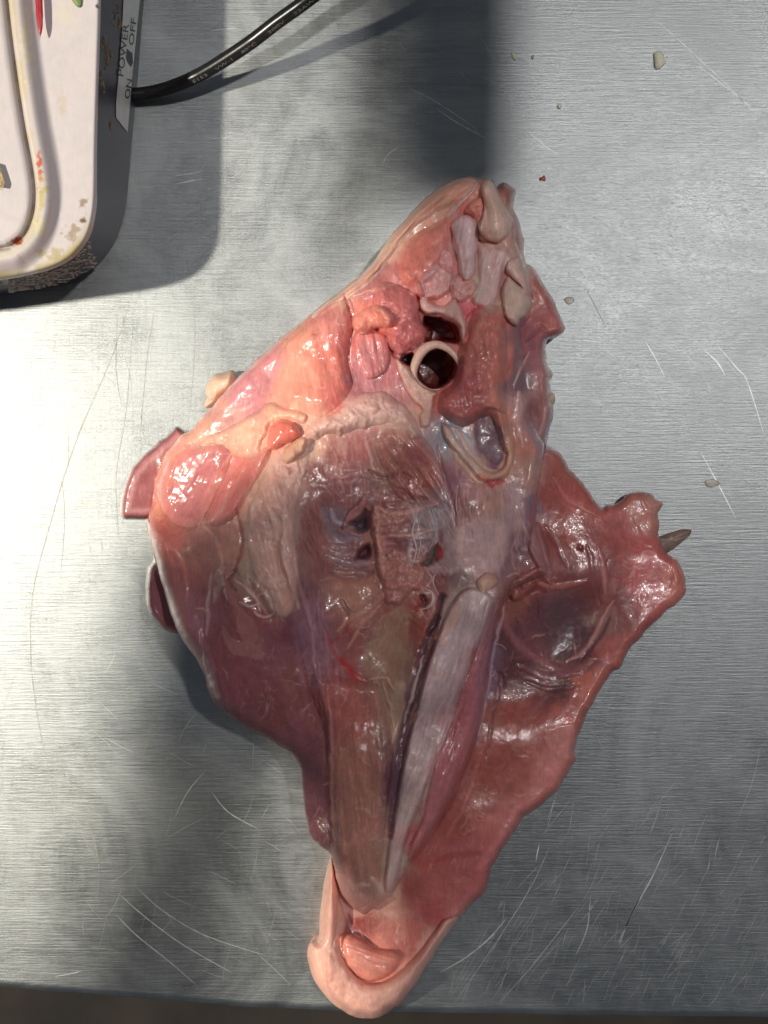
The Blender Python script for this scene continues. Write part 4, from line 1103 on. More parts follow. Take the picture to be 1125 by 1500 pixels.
over('fat_pad', [(448, 632), (462, 615), (490, 604), (512, 590), (530, 577), (558, 573), (585, 588), (604, 608), (616, 630), (614, 643), (602, 642), (590, 628), (575, 620), (555, 622), (535, 628),
                 (512, 632), (498, 640), (480, 634), (462, 645)], 2.4, 14, M_fat, (216, 178, 166), 0.8, None, 2.2, seed=17, bumpy=1.5, dome=1)
over('red_lump', [(392, 645), (396, 624), (410, 614), (428, 617), (441, 634), (432, 645), (415, 652), (402, 660), (392, 658)], 3.2, 10, M_lobe, (205, 104, 88), 0.85, seed=18, dome=1)
over('fat_fold', [(440, 640), (450, 645), (446, 662), (430, 676), (418, 680), (412, 668), (420, 654)], 2.4, 7, M_fat, (210, 165, 138), 0.85, seed=19, dome=1)
over('wing_muscle_lump', [(562, 412), (585, 418), (606, 428), (614, 445), (616, 466), (627, 486), (626, 498), (608, 508), (588, 520), (574, 514), (566, 498), (560, 475), (546, 450), (550, 425)],
     4.6, 15, M_flesh, (172, 92, 88), 0.5, None, 1.2, seed=20, bumpy=0.9, dome=1.5)
over('orange_fat_lump', [(516, 466), (528, 455), (548, 446), (568, 452), (578, 466), (572, 480), (552, 482), (535, 490), (518, 484)], 3.4, 10, M_flesh, (192, 120, 104), 0.7, seed=21, bumpy=0.9, dome=1)
over('wing_muscle_lump', [(522, 488), (545, 486), (565, 492), (572, 520), (565, 545), (540, 556), (524, 540), (518, 510)], 2.2, 14, M_flesh, (158, 92, 92), 0.5, (-80, 0.5, 5), seed=22)
over('coracoid_muscle', [(694, 456), (710, 448), (728, 446), (740, 456), (742, 490), (744, 540), (741, 580), (744, 615), (748, 650), (744, 664), (736, 655), (726, 625), (716, 608), (700, 616), (680, 626),
                         (655, 614), (641, 598), (646, 574), (662, 562), (670, 540), (672, 512), (682, 488)], 5.2, 16, M_flesh, None, 0, (-78, 0.5, 6), 1.4, seed=23, dome=2.0, bumpy=0.7)
over('white_tendon', [(579, 528), (588, 528), (600, 542), (614, 556), (632, 570), (640, 575), (634, 590), (634, 612), (628, 626), (618, 624), (614, 612), (619, 598), (606, 588), (594, 570), (584, 548)],
     2.4, 6, M_bone, (212, 172, 158), 0.9, None, 1.6, seed=24, bumpy=0.8)
over('thigh_muscle', [(328, 828), (350, 842), (378, 870), (398, 902), (425, 912), (440, 950), (450, 1000), (456, 1045), (466, 1078), (440, 1098), (412, 1092), (383, 1077), (349, 1057), (323, 1035), (309, 1015),
                      (298, 980), (298, 925), (302, 875), (314, 838)], 1.6, 44, M_lobe, (114, 56, 56), 0.1, (-72, 0.12, 8), 0.8, seed=25, dome=3.0)
over('rib_column', [(543, 742), (556, 734), (572, 748), (598, 742), (604, 760), (584, 776), (580, 792), (592, 806), (600, 822), (622, 838), (616, 862), (598, 870), (586, 886), (566, 884), (560, 866), (553, 842), (547, 800), (540, 768)],
     1.8, 10, M_rag, (156, 106, 98), 0.4, None, 2.0, seed=26, bumpy=1.5)
over('rib_column', [(544, 744), (552, 740), (560, 760), (560, 800), (568, 830), (562, 850), (552, 838), (548, 800), (541, 770)], 1.8, 7, M_rag, (172, 124, 112), 0.7, None, 2.2, seed=27, bumpy=1.0)
over('inner_muscle', [(655, 742), (650, 700), (636, 660), (620, 640), (590, 630), (560, 632), (555, 670), (575, 720), (600, 738), (630, 745)], 1.4, 14, M_flesh, (138, 74, 68), 0.4, (-55, 0.6, 5), 1.5, seed=28)
over('muscle_tongue', [(500, 772), (508, 752), (522, 738), (534, 722), (540, 735), (532, 752), (516, 764), (505, 776)], 2.2, 6, M_flesh, (150, 95, 92), 0.7, None, 1, seed=29)
over('lower_muscle', [(456, 990), (482, 988), (520, 996), (548, 1000), (560, 1012), (572, 1050), (578, 1090), (572, 1150), (566, 1200), (560, 1250), (556, 1290), (545, 1318), (524, 1330), (505, 1316),
                      (492, 1285), (486, 1250), (482, 1200), (480, 1130), (474, 1070), (460, 1030)], 2.6, 18, M_flesh, None, 0, (-84, 0.4, 7), 1.0, seed=30, dome=0.8)
over('keel_side', [(712, 880), (734, 880), (726, 930), (716, 1000), (704, 1060), (686, 1110), (664, 1165), (640, 1205), (615, 1245), (600, 1262), (600, 1240), (620, 1190), (634, 1120), (656, 1060), (680, 990), (700, 930)],
     2.0, 8, M_flesh, (146, 84, 90), 0.55, (70, 0.4, 5), 1.2, seed=31)
over('keel_bone', [(672, 868), (686, 860), (704, 862), (720, 874), (718, 890), (706, 930), (692, 965), (674, 1020), (656, 1080), (638, 1120), (612, 1190), (594, 1240), (580, 1300), (572, 1314),
                   (562, 1302), (564, 1270), (574, 1205), (580, 1165), (592, 1100), (610, 1035), (624, 975), (640, 932), (656, 892)], 3.2, 7, M_bone, (166, 144, 144), 0.45, (74, 0.3, 6), 0.8, seed=32,
     label='long pale breastbone')
over('joint_pad', [(697, 856), (702, 844), (715, 837), (728, 843), (730, 854), (720, 863), (706, 868)], 1.8, 11, M_bone, (168, 128, 106), 0.6, seed=34, dome=1)
over('flap_fold', [(748, 858), (768, 838), (790, 828), (803, 838), (808, 855), (790, 852), (778, 868), (758, 880), (745, 876)], 3.5, 9, M_rag, (140, 78, 72), 0.5, None, 2, seed=35, bumpy=2)
over('side_membrane', [(786, 765), (796, 780), (804, 810), (812, 840), (806, 846), (796, 838), (780, 820), (772, 800)], 2.5, 8, M_fat, (148, 105, 108), 0.7, (-60, 0.5, 5), 1.2, seed=36)
over('collar_bone', [(646, 622), (656, 622), (672, 645), (694, 672), (716, 690), (735, 684), (742, 660), (742, 640), (752, 640), (754, 668), (744, 696), (728, 704), (704, 704), (684, 682), (664, 660), (650, 640)],
     2.6, 6, M_bone, (192, 146, 122), 0.7, None, 1.2, seed=37)
# the skin at the lower end, folded back on itself
over('skin_fold', [(484, 1256), (476, 1292), (470, 1339), (466, 1374), (454, 1383), (451, 1402), (460, 1433), (476, 1457), (498, 1478), (522, 1490), (553, 1491), (576, 1477), (596, 1458), (615, 1428),
                   (639, 1393), (662, 1359), (672, 1345), (652, 1345), (636, 1365), (612, 1396), (586, 1422), (566, 1436), (545, 1440), (525, 1432), (510, 1415), (502, 1395), (503, 1372), (508, 1350), (500, 1322), (490, 1285)],
     4.2, 14, M_fat, (236, 182, 164), 0.85, None, 0.8, seed=38, dome=1.5, bumpy=0.5)
over('skin_curl', [(496, 1376), (508, 1366), (524, 1372), (548, 1388), (575, 1392), (588, 1402), (580, 1420), (562, 1434), (540, 1438), (520, 1428), (504, 1408)], 3.6, 12, M_flesh, (186, 118, 102), 0.8,
     (-20, 0.4, 8), 0.6, seed=39, dome=1.5)

# the tail of skin left of the fold reaches past the muscle: its own low rim
standalone('skin_rim', [(486, 1254), (475, 1292), (469, 1339), (466, 1374), (453, 1382), (450, 1402), (459, 1433), (475, 1457), (498, 1478), (530, 1480), (520, 1430), (500, 1400), (500, 1340), (496, 1290)],
           0.021, 16, 0.35, M_fat, 0.6, 0.3, flat((236, 182, 162)), False)


def tube(name, path, rad, mat, col, parent, zoff=0.0, closed=False, seg=8, zs=None, sub=5, attr=True, off=ROOT_LOC):
    P = catmull(path, sub, closed)
    m = len(P)
    if zs is None:
        z = np.array([zat(a, b) for a, b in P])
        for _ in range(3):
            z = (np.roll(z, 1) + z * 2 + np.roll(z, -1)) / 4 if closed else np.convolve(np.pad(z, 1, mode='edge'), [0.25, 0.5, 0.25], 'valid')
        z = z + zoff
    else:
        z = np.interp(np.linspace(0, 1, m), np.linspace(0, 1, len(zs)), zs)
    R = np.interp(np.linspace(0, 1, m), np.linspace(0, 1, len(rad)), rad) if not np.isscalar(rad) else np.full(m, rad)
    P3 = np.array([W(a, b, c) for (a, b), c in zip(P, z)])
    d = (np.roll(P3, -1, 0) - np.roll(P3, 1, 0)) if closed else np.gradient(P3, axis=0)
    d /= np.maximum(np.linalg.norm(d, axis=1)[:, None], 1e-9)
    up = np.array([0, 0, 1.0])
    sdv = np.cross(d, up)
    sdv /= np.maximum(np.linalg.norm(sdv, axis=1)[:, None], 1e-9)
    upv = np.cross(sdv, d)
    vs = []
    for i in range(m):
        for k in range(seg):
            a = 2 * math.pi * k / seg
            vs.append(P3[i] + R[i] * (sdv[i] * math.cos(a) + upv[i] * math.sin(a)) - np.array(off))
    fs = []
    for i in range(m if closed else m - 1):
        j = (i + 1) % m
        for k in range(seg):
            q = (k + 1) % seg
            fs.append((i * seg + k, i * seg + q, j * seg + q, j * seg + k))
    if not closed:
        fs.append(tuple(range(seg))[::-1])
        fs.append(tuple((m - 1) * seg + k for k in range(seg)))
    me = mesh_from(name, vs, fs)
    if attr:
        at = me.color_attributes.new('Col', 'FLOAT_COLOR', 'POINT')
        c = np.ones((len(vs), 4))
        c[:, :3] = np.clip(albedo(col), 0, 0.9)
        at.data.foreach_set('color', c.astype(np.float32).ravel())
    return link(name, me, mat, parent)


ring = [(639 + (34 + 2 * math.sin(3 * a)) * math.cos(a) + 2 * math.sin(2.3 * a), 539 + (33 + 1.5 * math.sin(4 * a + 1)) * math.sin(a)) for a in np.linspace(0.95, 0.95 + 1.78 * math.pi, 14)]
tube('windpipe_ring', ring, [0.0006, 0.0007, 0.0008, 0.0011, 0.0015, 0.0017, 0.0014, 0.0011, 0.0009, 0.0007], M_bone, (186, 152, 138), carcass, zs=[0.0425, 0.043, 0.0425, 0.043, 0.0425])
for p, r, c in [([(612, 747), (604, 780), (610, 805), (602, 832)], 0.0005, (178, 160, 158)), ([(620, 742), (612, 775), (616, 800), (608, 826)], 0.0004, (172, 152, 152)),
                ([(630, 740), (640, 775), (628, 806)], 0.0004, (165, 148, 150)), ([(622, 862), (634, 870), (630, 888), (616, 893)], 0.0005, (196, 168, 162)),
                ([(775, 515), (762, 540), (752, 568)], 0.0005, (212, 175, 165)), ([(700, 268), (688, 285), (672, 300), (662, 318)], 0.0009, (205, 165, 155)),
                ([(640, 838), (634, 850), (640, 868)], 0.0004, (178, 150, 148)), ([(672, 700), (668, 740), (676, 770)], 0.0004, (165, 125, 130)),
                ([(690, 715), (688, 750), (694, 790)], 0.0004, (170, 130, 128)), ([(545, 640), (552, 670), (566, 700)], 0.0004, (175, 130, 120))]:
    tube('tendon_strand', p, [r * 0.15, r * 0.6, r * 0.75, r * 0.5, r * 0.12], M_bone, tuple(v * 0.9 for v in c), carcass, 0.0001)

# ------------------------------------------------------------------ kitchen scale
HS = 0.045
top_px = [(152, -230), (147, 0), (144, 100), (141, 200), (140, 270), (138, 305), (131, 338), (117, 362), (98, 380), (70, 393), (30, 403), (0, 408), (-220, 440)]
bot_px = [(232, -230), (211, 0), (203, 100), (194, 200), (188, 270), (183, 310), (171, 348), (152, 378), (125, 402), (88, 417), (40, 427), (0, 432), (-220, 462)]
scale = empty('kitchen_scale', W(-30, 150, 0))
tag(scale, 'grimy white topped kitchen scale with grey sides and power label in the corner', 'kitchen scale')
so = scale.location
M_white = tissue('stained_white_plastic', (0.32, 0.5), 0.0, 0.1, 0.03, 0.12)
M_grey = simple('grey_blue_plastic', tuple(lin((46, 48, 62))), 0.42, 0, 0.15, 300, 0.12)
tp = catmull(top_px, 6, False)
bp = catmull(bot_px, 6, False)
vs, fs = [], []
lv = [(0.0, 0.0), (0.04, 0.0), (0.10, 0.006), (0.5, 0.0), (0.93, 0.0), (0.98, 0.004), (1.0, 0.02)]
m = len(tp)
for t, ins in lv:
    z = 0.001 + (HS - 0.003) * (1 - t)
    for i in range(m):
        a = np.array(W(*tp[i], HS - 0.002))
        b = np.array(W(*bp[i], 0.001))
        p = a * (1 - t) + b * t
        vs.append((p[0] - so[0], p[1] - so[1], z))
# inner closing ring under the platform and the foot
for i in range(m):
    a = np.array(W(*bp[i], 0.001))
    vs.append(((a[0]) * 0.99 - so[0] - 0.001, a[1] * 1.0 - so[1] + 0.001, 0.0002))
for r in range(len(lv)):
    for i in range(m - 1):
        fs.append((r * m + i, r * m + i + 1, (r + 1) * m + i + 1, (r + 1) * m + i))
link('scale_body', mesh_from('scale_body', vs, fs), M_grey, scale)

# white platform, on a grid of its own so that the moulded ridge and groove are real relief
st = 1.2
gx = np.arange(-190, 160, st)
gy = np.arange(-215, 450, st)
PXs, PYs = np.meshgrid(gx, gy, indexing='ij')
pl_poly = [tuple(p) for p in tp] + [(-260, 440), (-260, -230)]
sd, nx, ny = sdist(PXs, PYs, pl_poly)
ins_poly = catmull([(5, -230), (6, -60), (12, 20), (22, 100), (34, 180), (46, 245), (50, 285), (46, 318), (34, 345), (14, 360), (-10, 366), (-220, 400)], 6, False)
ins_closed = [tuple(p) for p in ins_poly] + [(-260, 400), (-260, -230)]
sg, _, _ = sdist(PXs, PYs, ins_closed)      # positive inside the weighing plate
sdc = np.maximum(sd, 0)
Zp = HS - 0.0016 * (1 - np.sqrt(1 - np.clip(1 - sdc / 6, 0, 1) ** 2))
Zp = Zp + 0.0045 * (1 - sstep(14, 44, -sg)) * (sg < 0) + 0.0045 * (sg >= 0)
Zp = Zp - 0.0024 * np.exp(-(sg / 3.2) ** 2)
Zp = Zp + 0.0010 * sstep(0, 14, sg)
cw = np.zeros(PXs.shape + (3,)) + np.array([0.56, 0.50, 0.50])


def stain(cx, cy, rx, ry, col, a, seed, thr=0.0):
    global cw
    d = np.hypot((PXs - cx) / rx, (PYs - cy) / ry) + 1.6 * fbm(PXs, PYs, 6, 300 + seed, 4) - 0.1
    mm = (1 - sstep(0.1, 1.25, d)) * min(1, a * 1.15)
    cw = cw + mm[..., None] * (lin(col) - cw)


edge_d = np.exp(-((sg + 6) / 9.0) ** 2) * (0.45 + 0.55 * fbm(PXs, PYs, 40, 301, 3))
cw = cw + np.clip(edge_d, 0, 1)[..., None] * 0.85 * (lin((190, 172, 122)) - cw)
gd = np.exp(-(sg / 2.2) ** 2) * (0.5 + 0.5 * fbm(PXs, PYs, 14, 305, 3))
cw = cw + np.clip(gd, 0, 1)[..., None] * 0.85 * (lin((92, 68, 44)) - cw)
lipd = np.exp(-((sd - 4) / 7.0) ** 2) * sstep(300, 370, PYs) * (0.6 + 0.6 * fbm(PXs, PYs, 22, 308, 3))
cw = cw + np.clip(lipd, 0, 1)[..., None] * (lin((165, 150, 95)) - cw)
for args in [(57, 240, 4, 15, (188, 92, 62), 0.85, 1), (60, 262, 4, 14, (190, 120, 80), 0.8, 12), (62, 285, 8, 16, (185, 170, 95), 0.7, 2), (27, 355, 7, 6, (150, 70, 45), 0.9, 3), (122, 300, 6, 10, (135, 110, 85), 0.7, 4),
             (106, 338, 13, 11, (150, 130, 100), 0.7, 5), (121, 322, 4, 4, (95, 65, 40), 0.8, 6), (92, 152, 6, 14, (190, 172, 150), 0.5, 7), (142, 8, 3, 3, (60, 45, 35), 0.9, 8),
             (40, 60, 8, 50, (215, 200, 160), 0.5, 9), (95, 20, 16, 24, (205, 195, 175), 0.4, 10), (60, 330, 10, 12, (215, 205, 150), 0.5, 11), (80, 373, 30, 8, (170, 152, 98), 0.6, 13)]:
    stain(*args)
inside = sd > 0
o_ = sd < 0
QX, QY = PXs.copy(), PYs.copy()
QX[o_] = nx[o_]
QY[o_] = ny[o_]
build_sheet('platform', inside, QX, QY, Zp, np.clip(cw, 0, 0.9), M_white, scale, so, 0, 0.5, lower=0.003)


def wall_pt(px, py, lift=0.0006):
    """point on the sloping side of the scale seen at this pixel"""
    xt = np.interp(py, tp[::1, 1], tp[:, 0])
    xb = np.interp(py, bp[:, 1], bp[:, 0])
    z0, z1 = HS - 0.002, 0.001
    xa, xc = W(xt, py, z0)[0], W(xb, py, z1)[0]
    q = (px - 562.5) * S / HC
    t = min(max((q * (HC - z0) - xa) / ((xc - xa) + q * (z1 - z0)), 0), 1)
    x, y, z = W(px, py, z0 + (z1 - z0) * t)
    v = np.array([-x, -y, HC - z])
    v = v / np.linalg.norm(v) * lift
    return (x + v[0] - so[0], y + v[1] - so[1], z + v[2])


M_label = simple('silver_label', tuple(lin((205, 208, 206))), 0.45, 0.1, 0, 200, 0.08)
M_ink = simple('black_ink', (0.012, 0.012, 0.014), 0.5)
lab_poly = []
ys = np.linspace(-180, 172, 20)
lft = [(np.interp(y, [-180, 0, 40, 110, 150, 172], [204, 181, 179, 174, 170, 170]), y) for y in ys]
rgt = [(np.interp(y, [-180, 0, 60, 120, 195], [221, 205, 199, 193, 187]), y) for y in np.linspace(-180, 194, 20)]
vs, fs = [], []
for (a, ya), (b, yb) in zip(lft, rgt):
    for t in (0, 0.5, 1):
        vs.append(wall_pt(a * (1 - t) + b * t, ya * (1 - t) + yb * t, 0.0008))
for i in range(19):
    for k in range(2):
        q = i * 3 + k
        fs.append((q, q + 3, q + 4, q + 1))
lab = link('power_label', mesh_from('power_label', vs, fs), M_label, scale, smooth=False)


def side_text(txt, p0, p1, hpx, shear=0.25):
    cu = bpy.data.curves.new('lettering', 'FONT')
    cu.body = txt
    cu.size = 1.0
    cu.resolution_u = 3
    ob = bpy.data.objects.new('lettering', cu)
    COL.objects.link(ob)
    dg = bpy.context.evaluated_depsgraph_get()
    me = bpy.data.meshes.new_from_object(ob.evaluated_get(dg))
    bpy.data.objects.remove(ob)
    V = np.array([v.co[:] for v in me.vertices])
    x0, x1 = V[:, 0].min(), V[:, 0].max()
    y0, y1 = V[:, 1].min(), V[:, 1].max()
    p0, p1 = np.array(p0, float), np.array(p1, float)
    d = p1 - p0
    for v in me.vertices:
        u = (v.co.x - x0) / (x1 - x0)
        w = (v.co.y - y0) / (y1 - y0)
        p = p0 + d * u + np.array([-hpx * w, -hpx * w * shear])
        v.co = wall_pt(p[0], p[1], 0.0013)
    me.update()
    return link('lettering', me, M_ink, lab, smooth=False)


side_text('POWER', (181, 112), (189, 36), 8.5)
side_text('OFF', (196, 67), (200, 27), 7.5)
side_text('ON', (190, 145), (194, 117), 7.5)
sw = [(186, 71), (191, 76), (194, 77), (195, 92), (192, 98), (187, 90), (185, 84)]
vs = [wall_pt(a, b, 0.0014) for a, b in sw]
link('switch_mark', mesh_from('switch_mark', vs, [tuple(range(len(sw)))]), M_ink, lab, smooth=False)

# grime flakes on the grey side
M_grime = simple('tan_grime', tuple(lin((128, 108, 78))), 0.8, 0, 0.5, 500, 0.4)
gr = random.Random(4)
vs, fs = [], []
spots = [(173, 12, 5, 9), (170, 25, 4, 7), (176, 35, 2, 4), (158, 95, 3, 9), (156, 72, 5, 8), (152, 62, 3, 6), (150, 118, 3, 9), (162, 78, 3, 5), (153, 130, 2, 7), (162, 185, 2, 7)]
for cx, cy, rx, ry in spots:
    for _ in range(9):
        x, y = cx + gr.gauss(0, rx * 0.6), cy + gr.gauss(0, ry * 0.7)
        r = gr.uniform(0.6, 2.0)
        b = len(vs)
        k = 6
        vs.append(wall_pt(x, y, 0.0011))
        for q in range(k):
            a = q / k * 6.283
            rr_ = r * gr.uniform(0.6, 1.3)
            vs.append(wall_pt(x + rr_ * math.cos(a), y + rr_ * 1.6 * math.sin(a), 0.0004))
        for q in range(k):
            fs.append((b, b + 1 + q, b + 1 + (q + 1) % k))
tag(link('grime_flakes', mesh_from('grime_flakes', vs, fs), M_grime, scale), kind='stuff')
# crust along the front side
vs, fs = [], []
M_crust = simple('pale_crust', tuple(lin((190, 186, 172))), 0.75, 0, 0.6, 500, 0.25)
for _ in range(420):
    t = gr.random()
    x = 128 * t ** 0.8
    i = int(np.argmin(np.abs(tp[:, 0] - x) + (tp[:, 1] < 330) * 1e3))
    j = int(np.argmin(np.abs(bp[:, 0] - x * 1.1) + (bp[:, 1] < 330) * 1e3))
    u = gr.uniform(0.1, 0.9)
    a = np.array(W(*tp[i], HS - 0.002))
    b_ = np.array(W(*bp[j], 0.001))
    p = a * (1 - u) + b_ * u
    r = gr.uniform(0.2, 0.7) * 0.001
    b = len(vs)
    c = np.array([p[0] - so[0], p[1] - so[1], p[2]])
    vs.append(c + np.array([0.0001, -0.0006, 0.0004]))
    for q in range(6):
        an = q / 6 * 6.283
        rr_ = r * gr.uniform(0.6, 1.4)
        vs.append(c + np.array([rr_ * 2.2 * math.cos(an), -0.0001, rr_ * math.sin(an)]))
    for q in range(6):
        fs.append((b, b + 1 + q, b + 1 + (q + 1) % 6))
tag(link('dried_crust', mesh_from('dried_crust', vs, fs), M_crust, scale), kind='stuff')

# brass insert at the frame's left
bx = [(-14, 236), (-2, 240), (3, 255), (7, 268), (5, 275), (-14, 272)]
M_brass = simple('speckled_brass', tuple(lin((150, 128, 92))), 0.5, 0.3, 0.4, 700, 0.5)
bm_v = [W(a, b, HS + 0.0062) for a, b in bx] + [W(a, b, HS + 0.0075) for a, b in bx]
bm_v = [(a - so[0], b - so[1], c) for a, b, c in bm_v]
kf = len(bx)
link('brass_insert', mesh_from('brass_insert', bm_v, [tuple(range(kf, 2 * kf))[::-1]] + [(i, (i + 1) % kf, kf + (i + 1) % kf, kf + i) for i in range(kf)]), M_brass, scale, smooth=False)


def scrap(name, poly, z, h, mat, label, cat, dome=0.4):
    P = catmull(poly, 3)
    c = P.mean(0)
    o3 = Vector(W(c[0], c[1], z))
    vs, fs = [], []
    levels = [(1.0, 0.0), (1.0, 0.5), (0.8, 0.9), (0.4, 1.0 + dome * 0.3)]
    m = len(P)
    r = random.Random(int(c[0]))
    for sc, hh in levels:
        for i, p in enumerate(P):
            q = c + (p - c) * sc * (1 + r.uniform(-0.05, 0.05))
            w = W(q[0], q[1], z)
            vs.append((w[0] - o3[0], w[1] - o3[1], h * hh * (1 + r.uniform(-0.15, 0.15)) if hh else 0.0))
    vs.append((0, 0, h * (1 + dome * 0.4)))
    for l in range(len(levels) - 1):
        for i in range(m):
            j = (i + 1) % m
            fs.append((l * m + i, l * m + j, (l + 1) * m + j, (l + 1) * m + i))
    for i in range(m):
        fs.append(((len(levels) - 1) * m + i, (len(levels) - 1) * m + (i + 1) % m, len(vs) - 1))
    o = link(name, mesh_from(name, vs, fs), mat)
    o.location = o3
    tag(o, label, cat, 'crumbs on the steel' if cat == 'crumb' else None)
    return o


M_red = simple('red_pepper_skin', tuple(lin((160, 34, 48))), 0.4)
M_green = simple('green_leaf', tuple(lin((104, 122, 62))), 0.5)
scrap('red_scrap', [(50, -30), (60, -30), (62, 0), (63, 30), (61, 48), (58, 50), (54, 30), (52, 0)], HS + 0.0026, 0.0006, M_red, 'thin red sliver on top of the white scale', 'food scrap')
scrap('green_scrap', [(100, -14), (118, -16), (120, 4), (117, 11), (108, 4)], HS + 0.0002, 0.0005, M_green, 'small green leaf scrap on the white scale', 'food scrap')

# ------------------------------------------------------------------ power cable with its printing
M_black = simple('black_rubber', (0.012, 0.012, 0.013), 0.28, 0, 0.1, 600, 0.2)
cable = empty('power_cable', W(197, 140, 0.004))
tag(cable, 'black power cable curving out from behind the scale', 'cable')
cpath = [(185, 139), (215, 137), (250, 128), (290, 111), (330, 87), (370, 60), (405, 33), (440, 8), (480, -22), (560, -80), (700, -150)]
czs = [0.0045, 0.005, 0.008, 0.012, 0.017, 0.022, 0.026, 0.030, 0.033, 0.036, 0.036]
tube('cable_sheath', cpath, 0.00235, M_black, (0, 0, 0), cable, zs=czs, seg=20, sub=8, attr=False, off=cable.location)
CPx = catmull(cpath, 8, False)
CZ = np.interp(np.linspace(0, 1, len(CPx)), np.linspace(0, 1, len(czs)), czs)
C3 = np.array([W(a, b, c) for (a, b), c in zip(CPx, CZ)])
cl = np.concatenate([[0], np.cumsum(np.linalg.norm(C3[1:] - C3[:-1], axis=1))])
M_print = simple('faded_grey_print', (0.16, 0.16, 0.155), 0.6)


def cable_text(txt, px_start, px_end, size=0.0016):
    cu = bpy.data.curves.new('cable_print', 'FONT')
    cu.body = txt
    cu.size = 1.0
    cu.resolution_u = 2
    ob = bpy.data.objects.new('cable_print', cu)
    COL.objects.link(ob)
    dg = bpy.context.evaluated_depsgraph_get()
    me = bpy.data.meshes.new_from_object(ob.evaluated_get(dg))
    bpy.data.objects.remove(ob)
    V = np.array([v.co[:] for v in me.vertices])
    x0, x1 = V[:, 0].min(), V[:, 0].max()
    s0 = np.interp(px_start, CPx[:, 0], cl)
    s1 = np.interp(px_end, CPx[:, 0], cl)
    for v in me.vertices:
        s = s0 + (v.co.x - x0) / (x1 - x0) * (s1 - s0)
        p = np.array([np.interp(s, cl, C3[:, k]) for k in range(3)])
        q = np.array([np.interp(s + 0.001, cl, C3[:, k]) for k in range(3)])
        d = (q - p) / np.linalg.norm(q - p)
        sdv = np.cross(d, (0, 0, 1))
        sdv /= np.linalg.norm(sdv)
        upv = np.cross(sdv, d)
        an = math.radians(50) + (0.35 - v.co.y) * size / 0.00238 
        co = p + 0.00240 * (sdv * math.sin(an) + upv * math.cos(an)) - np.array(cable.location)
        v.co = co
    me.update()
    return link('cable_print', me, M_print, cable, smooth=False)


cable_text('E153', 284, 304)
cable_text('VW-1', 316, 340)
cable_text('80°C', 354, 374)
cable_text('300V', 392, 416)
cable_text('22AWG', 430, 466)

# ------------------------------------------------------------------ crumbs and drips
M_crumb = simple('pale_cheese_crumb', tuple(lin((250, 244, 214))), 0.6, 0, 0.6, 900, 0.1)
M_drip = simple('dried_brown_drip', tuple(lin((188, 180, 160))), 0.35, 0, 0.2, 400, 0.15)
M_meatbit = simple('red_meat_crumb', tuple(lin((196, 96, 80))), 0.4, 0, 0.4, 900, 0.2)
M_strip = simple('grey_brown_tendon', tuple(lin((138, 114, 102))), 0.4, 0, 0.3, 300, 0.2)
scrap('crumb', [(957, 80), (962, 76), (970, 79), (973, 88), (975, 92), (971, 97), (965, 102), (959, 100), (958, 92)], 0, 0.0016, M_crumb, 'largest pale crumb on the steel near the top right', 'crumb')
scrap('crumb', [(749, 79), (752, 77), (756, 85), (755, 89), (751, 85)], 0, 0.0008, M_crumb, 'long thin pale crumb above the bone end', 'crumb')
scrap('crumb', [(778, 83), (781, 81), (782, 85), (780, 88)], 0, 0.0006, M_drip, 'tiny dull crumb beside the long thin one', 'crumb')
scrap('crumb', [(817, 153), (821, 152), (823, 156), (820, 160), (816, 157)], 0, 0.0008, M_crumb, 'small round yellowish crumb between the big crumb and the carcass', 'crumb')
scrap('meat_crumb', [(790, 261), (794, 259), (797, 257), (799, 262), (798, 266), (794, 264), (791, 265)], 0, 0.0007, M_meatbit, 'tiny red meat crumb right of the bone end', 'meat crumb')
scrap('drip', [(1032, 706), (1040, 702), (1050, 704), (1054, 709), (1046, 713), (1036, 713)], 0, 0.00012, M_drip, 'dried brown oval drip on the steel right of the flap', 'drip')
scrap('drip', [(826, 439), (832, 435), (840, 436), (840, 443), (832, 446)], 0, 0.00008, M_drip, 'faint pale drip beside the neck', 'drip')
scrap('tendon_strip', [(940, 790), (965, 786), (985, 779), (1002, 775), (1010, 776), (1012, 781), (1004, 790), (990, 800), (980, 808), (960, 815), (945, 806)], 0, 0.0016, M_strip,
      'grey brown strip of tendon sticking out from under the right flap', 'tendon')

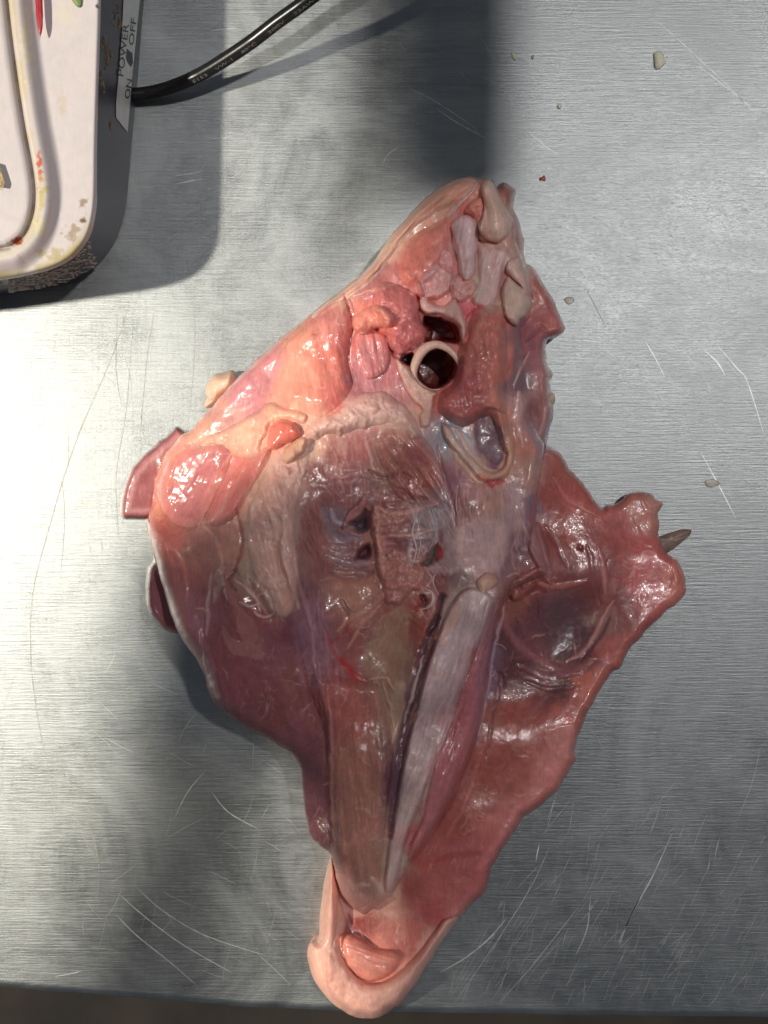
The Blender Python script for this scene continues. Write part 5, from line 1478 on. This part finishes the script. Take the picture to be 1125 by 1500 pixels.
# ------------------------------------------------------------------ added unseen blocker left of and above the camera, cut to shade the steel
M_blocker = simple('dark_blocker', (0.03, 0.03, 0.035), 0.85, 0, 0.6, 400, 0.2)
LK = Vector((-1.20, -0.04, 1.50))
zc = 0.47
k_ = zc / LK.z
key_blocker_px = [(565, -500), (560, 0), (556, 250), (600, 300), (690, 355), (740, 440), (740, 590), (690, 650), (560, 700), (410, 750), (258, 800), (200, 860), (192, 950), (188, 1050), (178, 1200), (150, 1290), (125, 1380), (80, 1460), (20, 1600),
           (300, 1650), (318, 1450), (326, 1330), (345, 1250), (385, 1160), (425, 1080), (470, 1070), (520, 1180), (570, 1300), (620, 1430), (660, 1650), (1500, 1650), (1500, -500)]
bm = bmesh.new()
vv = []
for a, b in key_blocker_px:
    t = Vector(W(a, b, 0))
    vv.append(bm.verts.new(t * (1 - k_) + LK * k_))
f = bm.faces.new(vv)
ex = bmesh.ops.extrude_face_region(bm, geom=[f])
for e in ex['geom']:
    if isinstance(e, bmesh.types.BMVert):
        e.co.z += 0.006
bmesh.ops.triangulate(bm, faces=bm.faces[:])
bmesh.ops.recalc_face_normals(bm, faces=bm.faces[:])
me = bpy.data.meshes.new('key_blocker')
bm.to_mesh(me)
key_blocker_obj = link('key_blocker', me, M_blocker, smooth=False)
tag(key_blocker_obj, 'added dark slab out of view beside the camera, blocking the key lamp', 'light blocker')

# another added unseen blocker, shading the top middle of the steel from the overhead lamp
LO = Vector((0.60, 0.36, 2.00))
k2 = zc / LO.z
overhead_blocker_px = [(520, -400), (526, 40), (524, 150), (505, 250), (478, 350), (492, 395), (525, 355), (570, 290), (600, 280), (640, 300), (700, 292), (750, 285), (755, 120), (757, -400)]
bm = bmesh.new()
f = bm.faces.new([bm.verts.new(Vector(W(a, b, 0)) * (1 - k2) + LO * k2) for a, b in overhead_blocker_px])
ex = bmesh.ops.extrude_face_region(bm, geom=[f])
for e in ex['geom']:
    if isinstance(e, bmesh.types.BMVert):
        e.co.z += 0.012
bmesh.ops.triangulate(bm, faces=bm.faces[:])
bmesh.ops.recalc_face_normals(bm, faces=bm.faces[:])
me = bpy.data.meshes.new('overhead_blocker')
bm.to_mesh(me)
tag(link('overhead_blocker', me, M_blocker, smooth=False), 'added dark slab out of view above the far middle, blocking the overhead lamp', 'cuff')
